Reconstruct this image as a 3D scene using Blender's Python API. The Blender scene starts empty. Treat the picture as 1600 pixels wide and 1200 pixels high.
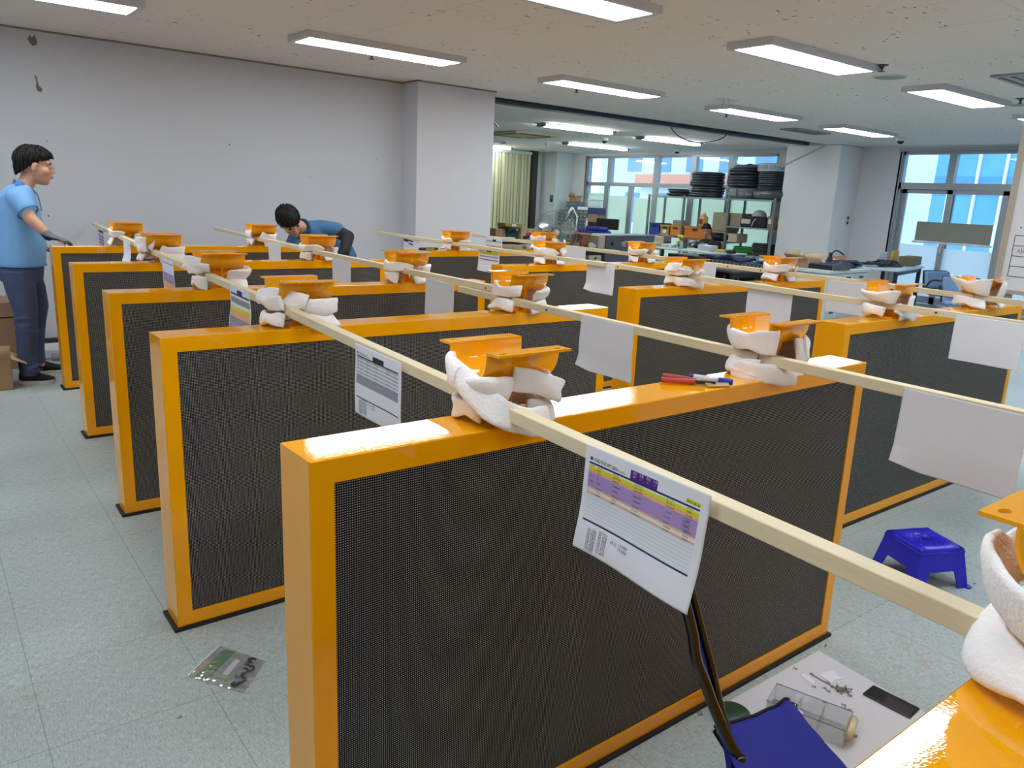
import bpy, math, random
from mathutils import Vector, Matrix, Quaternion, noise
random.seed(7)
R_ = random.Random(11)
scn = bpy.context.scene
COL = scn.collection
PI = math.pi

# ------------------------------------------------------------------ camera
cam_d = bpy.data.cameras.new('camera')
cam = bpy.data.objects.new('camera', cam_d); COL.objects.link(cam)
cam_d.sensor_width = 36.0; cam_d.sensor_fit = 'HORIZONTAL'
cam_d.lens = 1205.874 * 36.0 / 1600.0
cam_d.clip_start = 0.02; cam_d.clip_end = 200
_pi, _ya, _ro = -0.238636656, -0.663634720, -0.0484415679
_R = Matrix.Rotation(_ya, 3, 'Z') @ Matrix.Rotation(_pi, 3, 'X') @ Matrix.Rotation(_ro, 3, 'Y')
_r, _f, _u = _R.col[0], _R.col[1], _R.col[2]
cam.matrix_world = Matrix(((_r[0], _u[0], -_f[0], 0.0), (_r[1], _u[1], -_f[1], 0.0), (_r[2], _u[2], -_f[2], 1.56639), (0, 0, 0, 1)))
scn.camera = cam

# ------------------------------------------------------------------ world, sun-less daylight, exposure
w = bpy.data.worlds.new('daylight'); scn.world = w; w.use_nodes = True
bg = w.node_tree.nodes['Background']
bg.inputs['Color'].default_value = (0.74, 0.88, 1.0, 1); bg.inputs['Strength'].default_value = 0.8
scn.view_settings.view_transform = 'Standard'; scn.view_settings.look = 'None'
scn.view_settings.exposure = 1.75; scn.view_settings.gamma = 1.0
scn.view_settings.use_curve_mapping = False
LIGHT_STRENGTH = 5.0          # diffuser panels of the ceiling lights
TUBE_STRENGTH = 26.0
try:
    scn.cycles.use_denoising = True
    scn.cycles.max_bounces = 8; scn.cycles.diffuse_bounces = 4; scn.cycles.glossy_bounces = 4
    scn.cycles.transmission_bounces = 6; scn.cycles.transparent_max_bounces = 8
    scn.cycles.sample_clamp_indirect = 6.0
    scn.cycles.caustics_reflective = False; scn.cycles.caustics_refractive = False
except Exception:
    pass

# ------------------------------------------------------------------ materials
def srgb(r, g, b):
    f = lambda c: ((c/255.0)/12.92 if c <= 10 else (((c/255.0)+0.055)/1.055)**2.4)
    return (f(r), f(g), f(b), 1.0)
_M = {}
def mat(name, rgb=(200, 200, 200), rough=0.6, metal=0.0, var=0.06, scale=6.0, bump=0.0, bscale=60.0, coat=0.0,
        trans=0.0, emit=None, estr=0.0, alpha=1.0, spec=0.5, stretch=None, sss=0.0, detail=3.0):
    """procedural material: noise-varied base colour, optional noise bump"""
    if name in _M: return _M[name]
    m = bpy.data.materials.new(name); m.use_nodes = True; _M[name] = m
    nt = m.node_tree; N = nt.nodes; L = nt.links
    b = N['Principled BSDF']
    c = srgb(*rgb)
    b.inputs['Roughness'].default_value = rough; b.inputs['Metallic'].default_value = metal
    b.inputs['Specular IOR Level'].default_value = spec
    b.inputs['Coat Weight'].default_value = coat; b.inputs['Coat Roughness'].default_value = 0.06
    b.inputs['Transmission Weight'].default_value = trans; b.inputs['Alpha'].default_value = alpha
    if sss: b.inputs['Subsurface Weight'].default_value = sss; b.inputs['Subsurface Radius'].default_value = (0.02, 0.012, 0.008)
    tc = N.new('ShaderNodeTexCoord'); mp = N.new('ShaderNodeMapping'); L.new(tc.outputs['Object'], mp.inputs['Vector'])
    if stretch: mp.inputs['Scale'].default_value = stretch
    nz = N.new('ShaderNodeTexNoise'); nz.inputs['Scale'].default_value = scale; nz.inputs['Detail'].default_value = detail
    L.new(mp.outputs['Vector'], nz.inputs['Vector'])
    mx = N.new('ShaderNodeMix'); mx.data_type = 'RGBA'
    mx.inputs['A'].default_value = tuple(max(0, x*(1-var)) for x in c[:3]) + (1,)
    mx.inputs['B'].default_value = tuple(min(1, x*(1+var)) for x in c[:3]) + (1,)
    L.new(nz.outputs['Fac'], mx.inputs['Factor']); L.new(mx.outputs['Result'], b.inputs['Base Color'])
    if bump:
        n2 = N.new('ShaderNodeTexNoise'); n2.inputs['Scale'].default_value = bscale; n2.inputs['Detail'].default_value = 2
        L.new(mp.outputs['Vector'], n2.inputs['Vector'])
        bp = N.new('ShaderNodeBump'); bp.inputs['Strength'].default_value = bump; bp.inputs['Distance'].default_value = 0.01
        L.new(n2.outputs['Fac'], bp.inputs['Height']); L.new(bp.outputs['Normal'], b.inputs['Normal'])
    if emit:
        b.inputs['Emission Color'].default_value = srgb(*emit); b.inputs['Emission Strength'].default_value = estr
    return m

def nodes_of(m): return m.node_tree.nodes, m.node_tree.links
def mth(N, L, op, a, b=None, c=None):
    n = N.new('ShaderNodeMath'); n.operation = op
    for i, v in enumerate((a, b, c)):
        if v is None: continue
        if isinstance(v, (int, float)): n.inputs[i].default_value = v
        else: L.new(v, n.inputs[i])
    return n.outputs[0]

ORANGE = mat('orange_powder_coat', (255, 172, 10), 0.45, var=0.03, scale=3, bump=0.05, bscale=260, coat=1.0, spec=0.0)
def _orange():
    N, L = nodes_of(ORANGE); b = N['Principled BSDF']
    b.inputs['Coat Roughness'].default_value = 0.02
    tc = N.new('ShaderNodeTexCoord')
    n2 = N.new('ShaderNodeTexNoise'); n2.inputs['Scale'].default_value = 260; n2.inputs['Detail'].default_value = 1
    L.new(tc.outputs['Object'], n2.inputs['Vector'])
    bp = N.new('ShaderNodeBump'); bp.inputs['Strength'].default_value = 0.12; bp.inputs['Distance'].default_value = 0.0005
    L.new(n2.outputs['Fac'], bp.inputs['Height']); L.new(bp.outputs['Normal'], b.inputs['Normal']); L.new(bp.outputs['Normal'], b.inputs['Coat Normal'])
_orange()

def led_material():
    m = bpy.data.materials.new('black_led_dot_matrix'); m.use_nodes = True
    N, L = nodes_of(m); b = N['Principled BSDF']
    tc = N.new('ShaderNodeTexCoord'); sp = N.new('ShaderNodeSeparateXYZ'); L.new(tc.outputs['Object'], sp.inputs['Vector'])
    P = 0.0052
    def cell(o):
        f = mth(N, L, 'FRACT', mth(N, L, 'DIVIDE', o, P)); return mth(N, L, 'ABSOLUTE', mth(N, L, 'SUBTRACT', f, 0.5))
    ax, az = cell(sp.outputs['X']), cell(sp.outputs['Z'])
    d = mth(N, L, 'SQRT', mth(N, L, 'ADD', mth(N, L, 'MULTIPLY', ax, ax), mth(N, L, 'MULTIPLY', az, az)))
    dot = mth(N, L, 'LESS_THAN', d, 0.175)
    # joints between the LED modules
    def joint(o, s):
        f = mth(N, L, 'FRACT', mth(N, L, 'DIVIDE', o, s)); return mth(N, L, 'GREATER_THAN', mth(N, L, 'ABSOLUTE', mth(N, L, 'SUBTRACT', f, 0.5)), 0.496)
    nz = N.new('ShaderNodeTexNoise'); nz.inputs['Scale'].default_value = 3; L.new(tc.outputs['Object'], nz.inputs['Vector'])
    mx = N.new('ShaderNodeMix'); mx.data_type = 'RGBA'; L.new(dot, mx.inputs['Factor'])
    m0 = N.new('ShaderNodeMix'); m0.data_type = 'RGBA'; m0.inputs['A'].default_value = srgb(15, 14, 15); m0.inputs['B'].default_value = srgb(24, 23, 24)
    L.new(nz.outputs['Fac'], m0.inputs['Factor']); L.new(m0.outputs['Result'], mx.inputs['A'])
    mx.inputs['B'].default_value = srgb(232, 234, 228)
    L.new(mx.outputs['Result'], b.inputs['Base Color']); b.inputs['Roughness'].default_value = 0.65
    b.inputs['Specular IOR Level'].default_value = 0.25
    return m
LED = led_material()
BLACK_RUBBER = mat('black_rubber', (28, 26, 26), 0.7)
WOOD = mat('pale_pine', (230, 214, 178), 0.6, var=0.10, scale=14, stretch=(14, 0.9, 14), bump=0.04, bscale=30)
FOAM = mat('white_pe_foam', (252, 248, 247), 0.85, var=0.025, scale=30, bump=0.25, bscale=140, sss=0.12)
WIRE = mat('grey_wire', (105, 105, 105), 0.4, metal=0.8)
PAPER = mat('white_paper', (232, 232, 238), 0.8, var=0.015, scale=8)

# ------------------------------------------------------------------ mesh helpers
class MB:
    """collects shapes; build() links them as ONE mesh object"""
    def __init__(s): s.v = []; s.f = []; s.mi = []; s.sm = []; s.cur = 0
    def add(s, vs, fs, smooth=False, mi=None):
        o = len(s.v); s.v += [tuple(v) for v in vs]
        for f in fs:
            s.f.append([i+o for i in f]); s.sm.append(smooth); s.mi.append(s.cur if mi is None else mi)
        return s
    def box(s, c, size, rot=None, taper=None, mi=None, bev=0.0):
        x, y, z = [k/2 for k in size]
        tx, ty = taper or (1, 1)
        if bev > 0:
            pts = []; fs = []
            bv = min(bev, x*.9, y*.9, z*.9)
            def ring(zz, ins):
                a, b = x-ins, y-ins
                k = bv*.6 if bv < min(a, b) else 0
                return [(a-k, -b, zz), (a, -b+k, zz), (a, b-k, zz), (a-k, b, zz), (-a+k, b, zz), (-a, b-k, zz), (-a, -b+k, zz), (-a+k, -b, zz)]
            rings = [ring(-z, bv), ring(-z+bv, 0), ring(z-bv, 0), ring(z, bv)]
            for r in rings: pts += r
            for k in range(3):
                for i in range(8):
                    j = (i+1) % 8; fs.append([k*8+i, k*8+j, (k+1)*8+j, (k+1)*8+i])
            fs.append(list(range(7, -1, -1))); fs.append([24+i for i in range(8)])
        else:
            pts = [(-x, -y, -z), (x, -y, -z), (x, y, -z), (-x, y, -z), (-x*tx, -y*ty, z), (x*tx, -y*ty, z), (x*tx, y*ty, z), (-x*tx, y*ty, z)]
            fs = [[3, 2, 1, 0], [4, 5, 6, 7], [0, 1, 5, 4], [1, 2, 6, 5], [2, 3, 7, 6], [3, 0, 4, 7]]
        if rot is not None:
            r = rot if isinstance(rot, Matrix) else Matrix.Rotation(rot, 3, 'Z')
            pts = [r @ Vector(p) for p in pts]
        return s.add([(p[0]+c[0], p[1]+c[1], p[2]+c[2]) for p in pts], fs, False, mi)
    def span(s, a, b, mi=None, bev=0.0):
        return s.box([(a[i]+b[i])/2 for i in range(3)], [abs(b[i]-a[i]) for i in range(3)], mi=mi, bev=bev)
    def tube(s, path, r, n=10, closed=False, cap=True, mi=None, sq=None):
        """round bar along a path; r a number or one per point; sq=(w,h) makes a rectangular section"""
        P = [Vector(p) for p in path]; m = len(P)
        rr = r if isinstance(r, (list, tuple)) else [r]*m
        up = None; vs = []
        for i in range(m):
            if closed: t = P[(i+1) % m]-P[i-1]
            else: t = P[min(i+1, m-1)]-P[max(i-1, 0)]
            t = t.normalized() if t.length > 1e-9 else Vector((0, 0, 1))
            if up is None:
                up = Vector((0, 0, 1)) if abs(t.z) < .9 else Vector((1, 0, 0))
            sd = t.cross(up)
            if sd.length < 1e-6: sd = t.cross(Vector((1, 0.3, 0)))
            sd.normalize(); up = sd.cross(t).normalized()
            if sq:
                for a, b in ((-1, -1), (1, -1), (1, 1), (-1, 1)): vs.append(P[i]+sd*a*sq[0]/2+up*b*sq[1]/2)
            else:
                for k in range(n):
                    a = 2*PI*k/n; vs.append(P[i]+sd*math.cos(a)*rr[i]+up*math.sin(a)*rr[i])
        q = 4 if sq else n
        fs = []
        for i in range(m if closed else m-1):
            j = (i+1) % m
            for k in range(q):
                l = (k+1) % q; fs.append([i*q+k, i*q+l, j*q+l, j*q+k])
        if not closed and cap:
            fs.append(list(range(q-1, -1, -1))); fs.append([(m-1)*q+k for k in range(q)])
        return s.add(vs, fs, not sq, mi)
    def lathe(s, prof, n=20, c=(0, 0, 0), mi=None, rot=None, arc=None, cap=True, sx=1, sy=1):
        vs = []; m = len(prof)
        for r, z in prof:
            for k in range(n):
                a = 2*PI*k/n; v = Vector((r*math.cos(a)*sx, r*math.sin(a)*sy, z))
                if rot is not None: v = rot @ v
                vs.append(v+Vector(c))
        fs = [[i*n+k, i*n+(k+1) % n, (i+1)*n+(k+1) % n, (i+1)*n+k] for i in range(m-1) for k in range(n)]
        if cap:
            fs.append(list(range(n-1, -1, -1))); fs.append([(m-1)*n+k for k in range(n)])
        return s.add(vs, fs, True, mi)
    def ell(s, c, r, rot=None, n=14, m=10, mi=None):
        vs = []
        for i in range(m+1):
            t = PI*i/m
            for k in range(n):
                a = 2*PI*k/n; v = Vector((r[0]*math.sin(t)*math.cos(a), r[1]*math.sin(t)*math.sin(a), -r[2]*math.cos(t)))
                if rot is not None: v = rot @ v
                vs.append(v+Vector(c))
        fs = [[i*n+k, i*n+(k+1) % n, (i+1)*n+(k+1) % n, (i+1)*n+k] for i in range(m) for k in range(n)]
        return s.add(vs, fs, True, mi)
    def cap_(s, a, b, ra, rb, n=12):
        """tapered capsule"""
        a, b = Vector(a), Vector(b); d = (b-a); L = d.length; d = d/L if L > 1e-9 else Vector((0, 0, 1))
        path = []; rad = []
        for k in range(5): t = -PI/2+PI/2*k/4*0.999; path.append(a+d*math.sin(t)*ra); rad.append(max(1e-4, ra*math.cos(t)))
        for k in range(1, 5): t = PI/2*k/4*0.999; path.append(b+d*math.sin(t)*rb); rad.append(max(1e-4, rb*math.cos(t)))
        return s.tube(path, rad, n)
    def limb(s, pts, n=14):
        """pts: list of (pos, radius)"""
        for (p, r), (q, t) in zip(pts, pts[1:]): s.cap_(p, q, r, t, n)
        return s
    def loft(s, rings, mi=None, cap=True, smooth=True):
        n = len(rings[0]); vs = [p for r in rings for p in r]
        fs = [[i*n+k, i*n+(k+1) % n, (i+1)*n+(k+1) % n, (i+1)*n+k] for i in range(len(rings)-1) for k in range(n)]
        if cap: fs.append(list(range(n-1, -1, -1))); fs.append([(len(rings)-1)*n+k for k in range(n)])
        return s.add(vs, fs, smooth, mi)
    def ringloft(s, secs, n=18, mi=None, cap=True):
        """secs: (centre, rx, ry[, quaternion/matrix]) elliptical sections"""
        rings = []
        for q in secs:
            c, rx, ry = Vector(q[0]), q[1], q[2]; M3 = q[3] if len(q) > 3 else None
            r = []
            for k in range(n):
                a = 2*PI*k/n; v = Vector((rx*math.cos(a), ry*math.sin(a), 0))
                if M3 is not None: v = M3 @ v
                r.append(c+v)
            rings.append(r)
        return s.loft(rings, mi, cap)
    def grid(s, fn, nu, nv, thick=0.0, smooth=True, mi=None, mfn=None):
        """sheet from fn(u,v) with u,v in 0..1; thick>0 makes it a solid sheet"""
        P = [[Vector(fn(i/nu, j/nv)) for j in range(nv+1)] for i in range(nu+1)]
        vs = [p for row in P for p in row]; w_ = nv+1
        idx = lambda i, j: i*w_+j
        if not thick:
            o = len(s.v); s.v += [tuple(v) for v in vs]
            for i in range(nu):
                for j in range(nv):
                    s.f.append([o+idx(i, j), o+idx(i+1, j), o+idx(i+1, j+1), o+idx(i, j+1)]); s.sm.append(smooth)
                    s.mi.append(mfn(i, j) if mfn else (s.cur if mi is None else mi))
            return s
        nor = []
        for i in range(nu+1):
            for j in range(nv+1):
                du = P[min(i+1, nu)][j]-P[max(i-1, 0)][j]; dv = P[i][min(j+1, nv)]-P[i][max(j-1, 0)]
                k = du.cross(dv); nor.append(k.normalized() if k.length > 1e-12 else Vector((0, 0, 1)))
        o = len(s.v); T = len(vs)
        s.v += [tuple(v+n*thick/2) for v, n in zip(vs, nor)]+[tuple(v-n*thick/2) for v, n in zip(vs, nor)]
        def put(f, m_): s.f.append([o+i for i in f]); s.sm.append(smooth); s.mi.append(m_)
        dm = s.cur if mi is None else mi
        for i in range(nu):
            for j in range(nv):
                m_ = mfn(i, j) if mfn else dm
                a, b, c, d = idx(i, j), idx(i+1, j), idx(i+1, j+1), idx(i, j+1)
                put([a, b, c, d], m_); put([T+d, T+c, T+b, T+a], dm)
        for i in range(nu):
            put([idx(i+1, 0), idx(i, 0), T+idx(i, 0), T+idx(i+1, 0)], dm); put([idx(i, nv), idx(i+1, nv), T+idx(i+1, nv), T+idx(i, nv)], dm)
        for j in range(nv):
            put([idx(0, j), idx(0, j+1), T+idx(0, j+1), T+idx(0, j)], dm); put([idx(nu, j+1), idx(nu, j), T+idx(nu, j), T+idx(nu, j+1)], dm)
        return s
    def prism(s, poly, axis, a, b, mi=None, smooth=False):
        """extrude a 2-D polygon along axis from a to b"""
        def P(u, v, t): return {'x': (t, u, v), 'y': (u, t, v), 'z': (u, v, t)}[axis]
        n = len(poly); vs = [P(u, v, a) for u, v in poly]+[P(u, v, b) for u, v in poly]
        fs = [[k, (k+1) % n, n+(k+1) % n, n+k] for k in range(n)]+[list(range(n-1, -1, -1)), [n+k for k in range(n)]]
        return s.add(vs, fs, smooth, mi)
    def jitter(s, amp, sc=20, seed=0.0):
        s.v = [tuple(Vector(p)+noise.noise_vector(Vector(p)*sc+Vector((seed, seed*1.7, 3)))*amp) for p in s.v]; return s
    def xf(s, M4): s.v = [tuple(M4 @ Vector(p)) for p in s.v]; return s
    def mesh(s, name, mats):
        me = bpy.data.meshes.new(name)
        me.from_pydata(s.v, [], s.f)
        for m in (mats if isinstance(mats, (list, tuple)) else [mats]): me.materials.append(m)
        me.polygons.foreach_set('use_smooth', s.sm); me.polygons.foreach_set('material_index', s.mi)
        me.update(); return me
    def build(s, name, mats, parent=None, loc=(0, 0, 0), rz=0.0):
        import bmesh
        me = s.mesh(name, mats)
        bm = bmesh.new(); bm.from_mesh(me); bmesh.ops.recalc_face_normals(bm, faces=bm.faces); bm.to_mesh(me); bm.free()
        o = bpy.data.objects.new(name, me); COL.objects.link(o)
        o.location = loc; o.rotation_euler = (0, 0, rz)
        if parent is not None: o.parent = parent
        return o
    def fuse(s, name, mats, parent=None, voxel=0.01, smooth=4, loc=(0, 0, 0), paint=None):
        """union of the shapes as one continuous skin (voxel remesh + smoothing)"""
        t = bpy.data.objects.new(name+'_tmp', s.mesh(name+'_tmp', mats)); COL.objects.link(t)
        a = t.modifiers.new('r', 'REMESH'); a.mode = 'VOXEL'; a.voxel_size = voxel; a.use_smooth_shade = True
        if smooth:
            b = t.modifiers.new('s', 'SMOOTH'); b.iterations = smooth; b.factor = 0.5
        dg = bpy.context.evaluated_depsgraph_get(); dg.update()
        me = bpy.data.meshes.new_from_object(t.evaluated_get(dg)); me.name = name
        bpy.data.objects.remove(t)
        me.materials.clear()
        for m in (mats if isinstance(mats, (list, tuple)) else [mats]): me.materials.append(m)
        me.polygons.foreach_set('use_smooth', [True]*len(me.polygons))
        if paint: 
            me.polygons.foreach_set('material_index', [paint(p.center) for p in me.polygons])
        o = bpy.data.objects.new(name, me); COL.objects.link(o); o.location = loc
        if parent is not None: o.parent = parent
        return o

def tag(o, label=None, cat=None, group=None, kind=None):
    if label: o['label'] = label
    if cat: o['category'] = cat
    if group: o['group'] = group
    if kind: o['kind'] = kind
    return o
def thing(name, label, cat, loc=(0, 0, 0), rz=0.0, group=None):
    o = bpy.data.objects.new(name, None); COL.objects.link(o); o.empty_display_size = 0.05
    o.location = loc; o.rotation_euler = (0, 0, rz)
    return tag(o, label, cat, group)
def struct(o): o['kind'] = 'structure'; return o
def copy_thing(o, parent=None):
    c = o.copy(); COL.objects.link(c)
    if parent is not None: c.parent = parent
    for ch in [k for k in scn.objects if k.parent == o]: copy_thing(ch, c)
    return c
def smoothpath(pts, n=6, closed=False):
    """Catmull-Rom through the points"""
    P = [Vector(p) for p in pts]; out = []; m = len(P)
    for i in range(m if closed else m-1):
        g = (lambda k: P[k % m]) if closed else (lambda k: P[max(0, min(m-1, k))])
        a, b, c, d = g(i-1), g(i), g(i+1), g(i+2)
        for k in range(n):
            t = k/n; out.append(0.5*((2*b)+(c-a)*t+(2*a-5*b+4*c-d)*t*t+(3*b-a-3*c+d)*t**3))
    if not closed: out.append(P[-1])
    return out
_txt = {}
def text_geo(mb, string, size, fn, mi, extr=0.0, align='LEFT'):
    """lettering as mesh faces; fn maps (u, v) in metres to a point"""
    key = (string, size)
    if key not in _txt:
        cu = bpy.data.curves.new('lettering', 'FONT'); cu.body = string; cu.size = size; cu.resolution_u = 2
        o = bpy.data.objects.new('lettering', cu); COL.objects.link(o)
        dg = bpy.context.evaluated_depsgraph_get(); dg.update()
        me = bpy.data.meshes.new_from_object(o.evaluated_get(dg))
        _txt[key] = ([tuple(v.co) for v in me.vertices], [list(p.vertices) for p in me.polygons])
        bpy.data.objects.remove(o); bpy.data.curves.remove(cu); bpy.data.meshes.remove(me)
    vs, fs = _txt[key]
    if not vs: return
    dx = 0
    if align == 'CENTER': dx = -(min(v[0] for v in vs)+max(v[0] for v in vs))/2
    mb.add([fn(v[0]+dx, v[1]) for v in vs], fs, False, mi)

# ------------------------------------------------------------------ the room shell
CEIL = 2.747
WB = 8.10        # back wall of the near room
WX = 14.20       # window wall
FY = 16.60       # back wall of the far room
XL, YF = -2.6, -3.2

def plaster(name, rgb, sc=1.2, extra=0.05):
    m = mat(name, rgb, 0.75, var=0.03, scale=sc, bump=0.03, bscale=90)
    return m
WALLM = plaster('white_painted_wall', (201, 205, 212))
PILLM = plaster('white_painted_pillar', (210, 210, 216))

def ceiling_material():
    m = bpy.data.materials.new('fissured_ceiling_tile'); m.use_nodes = True
    N, L = nodes_of(m); b = N['Principled BSDF']; b.inputs['Roughness'].default_value = 0.9
    tc = N.new('ShaderNodeTexCoord'); sp = N.new('ShaderNodeSeparateXYZ'); L.new(tc.outputs['Object'], sp.inputs['Vector'])
    # small dark fissures
    mp = N.new('ShaderNodeMapping'); mp.inputs['Scale'].default_value = (9, 20, 1); L.new(tc.outputs['Object'], mp.inputs['Vector'])
    nz = N.new('ShaderNodeTexNoise'); nz.inputs['Scale'].default_value = 1.7; nz.inputs['Detail'].default_value = 3; L.new(mp.outputs['Vector'], nz.inputs['Vector'])
    n2 = N.new('ShaderNodeTexNoise'); n2.inputs['Scale'].default_value = 1.4; n2.inputs['Detail'].default_value = 1; L.new(tc.outputs['Object'], n2.inputs['Vector'])
    fis = mth(N, L, 'MULTIPLY', mth(N, L, 'GREATER_THAN', nz.outputs['Fac'], 0.685), mth(N, L, 'GREATER_THAN', n2.outputs['Fac'], 0.47))
    # faint tile joints, broken up by noise
    def joint(o, s, t): 
        f = mth(N, L, 'FRACT', mth(N, L, 'DIVIDE', o, s)); return mth(N, L, 'GREATER_THAN', mth(N, L, 'ABSOLUTE', mth(N, L, 'SUBTRACT', f, 0.5)), t)
    n3 = N.new('ShaderNodeTexNoise'); n3.inputs['Scale'].default_value = 1.1; n3.inputs['Detail'].default_value = 2; L.new(tc.outputs['Object'], n3.inputs['Vector'])
    jx = mth(N, L, 'MULTIPLY', joint(sp.outputs['X'], 0.6, 0.4965), mth(N, L, 'GREATER_THAN', n3.outputs['Fac'], 0.55))
    jy = mth(N, L, 'MULTIPLY', joint(sp.outputs['Y'], 0.3, 0.4955), mth(N, L, 'GREATER_THAN', n3.outputs['Fac'], 0.63))
    dark = mth(N, L, 'MAXIMUM', fis, mth(N, L, 'MULTIPLY', mth(N, L, 'MAXIMUM', jx, jy), 0.55))
    mx = N.new('ShaderNodeMix'); mx.data_type = 'RGBA'; mx.inputs['A'].default_value = srgb(232, 226, 220); mx.inputs['B'].default_value = srgb(112, 102, 96)
    L.new(dark, mx.inputs['Factor']); L.new(mx.outputs['Result'], b.inputs['Base Color'])
    return m
CEILM = ceiling_material()

def floor_material():
    m = bpy.data.materials.new('grey_green_woven_vinyl'); m.use_nodes = True
    N, L = nodes_of(m); b = N['Principled BSDF']; b.inputs['Roughness'].default_value = 0.42; b.inputs['Specular IOR Level'].default_value = 0.4
    tc = N.new('ShaderNodeTexCoord'); sp = N.new('ShaderNodeSeparateXYZ'); L.new(tc.outputs['Object'], sp.inputs['Vector'])
    def streak(sc, scale):
        mp = N.new('ShaderNodeMapping'); mp.inputs['Scale'].default_value = sc; L.new(tc.outputs['Object'], mp.inputs['Vector'])
        z = N.new('ShaderNodeTexNoise'); z.inputs['Scale'].default_value = scale; z.inputs['Detail'].default_value = 2; L.new(mp.outputs['Vector'], z.inputs['Vector']); return z.outputs['Fac']
    s1, s2 = streak((14, 1.6, 1), 22), streak((1.6, 14, 1), 22)
    st = mth(N, L, 'ADD', mth(N, L, 'MULTIPLY', s1, 0.5), mth(N, L, 'MULTIPLY', s2, 0.5))
    big = streak((1, 1, 1), 0.9)
    rp = N.new('ShaderNodeValToRGB'); L.new(st, rp.inputs['Fac'])
    rp.color_ramp.elements[0].position = 0.34; rp.color_ramp.elements[0].color = srgb(142, 156, 155)
    rp.color_ramp.elements[1].position = 0.66; rp.color_ramp.elements[1].color = srgb(196, 208, 207)
    m2 = N.new('ShaderNodeMix'); m2.data_type = 'RGBA'; m2.blend_type = 'MULTIPLY'; m2.inputs['Factor'].default_value = 1
    r2 = N.new('ShaderNodeValToRGB'); L.new(big, r2.inputs['Fac'])
    r2.color_ramp.elements[0].position = 0.3; r2.color_ramp.elements[0].color = (0.90, 0.88, 0.85, 1); r2.color_ramp.elements[1].position = 0.55; r2.color_ramp.elements[1].color = (1, 1, 1, 1)
    L.new(rp.outputs['Color'], m2.inputs['A']); L.new(r2.outputs['Color'], m2.inputs['B'])
    def joint(o, s, off):
        f = mth(N, L, 'FRACT', mth(N, L, 'DIVIDE', mth(N, L, 'SUBTRACT', o, off), s)); return mth(N, L, 'GREATER_THAN', mth(N, L, 'ABSOLUTE', mth(N, L, 'SUBTRACT', f, 0.5)), 0.4972)
    jn = mth(N, L, 'MAXIMUM', joint(sp.outputs['X'], 0.45, 0.605), joint(sp.outputs['Y'], 0.45, 1.32))
    m3 = N.new('ShaderNodeMix'); m3.data_type = 'RGBA'; L.new(mth(N, L, 'MULTIPLY', jn, 0.6), m3.inputs['Factor'])
    L.new(m2.outputs['Result'], m3.inputs['A']); m3.inputs['B'].default_value = srgb(92, 100, 100)
    # scattered brown scuffs
    sc_ = streak((1, 1, 1), 3.1); sc2 = streak((1, 1, 1), 24)
    scf = mth(N, L, 'MULTIPLY', mth(N, L, 'GREATER_THAN', sc_, 0.62), mth(N, L, 'GREATER_THAN', sc2, 0.57))
    m4 = N.new('ShaderNodeMix'); m4.data_type = 'RGBA'; L.new(mth(N, L, 'MULTIPLY', scf, 0.35), m4.inputs['Factor'])
    L.new(m3.outputs['Result'], m4.inputs['A']); m4.inputs['B'].default_value = srgb(160, 138, 115)
    L.new(m4.outputs['Result'], b.inputs['Base Color'])
    bp = N.new('ShaderNodeBump'); bp.inputs['Strength'].default_value = 0.08; bp.inputs['Distance'].default_value = 0.002
    L.new(st, bp.inputs['Height']); L.new(bp.outputs['Normal'], b.inputs['Normal'])
    return m

struct(MB().span((XL, YF, -0.1), (WX+0.3, FY+0.3, 0)).build('floor', floor_material()))
# two ceilings either side of the open slot where the partition ran
SLOT0, SLOT1 = 8.20, 8.72
c = MB()
c.span((XL, YF, CEIL), (WX+0.3, SLOT0, CEIL+0.1)).span((5.60, SLOT1, CEIL-0.01), (WX+0.3, FY+0.3, CEIL+0.1))
c.span((13.4, SLOT0, CEIL), (WX+.3, SLOT1, CEIL+.1))
struct(c.build('ceiling', CEILM))
dk = mat('dark_slot_steel', (34, 37, 44), 0.6, metal=0.3)
c = MB()
c.span((5.5, SLOT0, CEIL+0.30), (13.5, SLOT1, CEIL+0.34)).span((5.5, SLOT0-.02, CEIL+.1), (13.5, SLOT0, CEIL+.34)).span((5.5, SLOT1, CEIL+.1), (13.5, SLOT1+.02, CEIL+.34))
c.span((5.48, SLOT0, CEIL), (5.5, SLOT1, CEIL+.34)).span((13.5, SLOT0, CEIL+.1), (13.52, SLOT1, CEIL+.34))
struct(c.build('trim_1', dk))
c = MB()      # steel channel edge of the slot
c.span((5.60, SLOT1-0.16, CEIL-0.012), (13.4, SLOT1, CEIL+0.03)).span((5.60, SLOT0+0.10, CEIL+0.08), (13.4, SLOT0+0.16, CEIL+0.13))
struct(c.build('trim_2', mat('slot_channel_steel', (92, 98, 106), 0.5, metal=0.4)))
# walls
struct(MB().span((XL, WB, 0), (5.60, WB+0.2, CEIL+.1)).build('wall_back', WALLM))
struct(MB().span((XL-0.2, YF, 0), (XL, WB+.2, CEIL+.1)).build('wall_left', WALLM))
struct(MB().span((XL-0.2, YF-0.2, 0), (WX+0.3, YF, CEIL+.1)).build('wall_front', WALLM))
struct(MB().span((5.60, FY, 0), (WX+0.3, FY+0.2, CEIL+.1)).build('wall_far', plaster('far_wall_paint', (196, 202, 202))))
struct(MB().span((5.40, WB+0.2, 0), (5.60, FY+0.2, CEIL+.1)).build('wall_side', WALLM))
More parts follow.
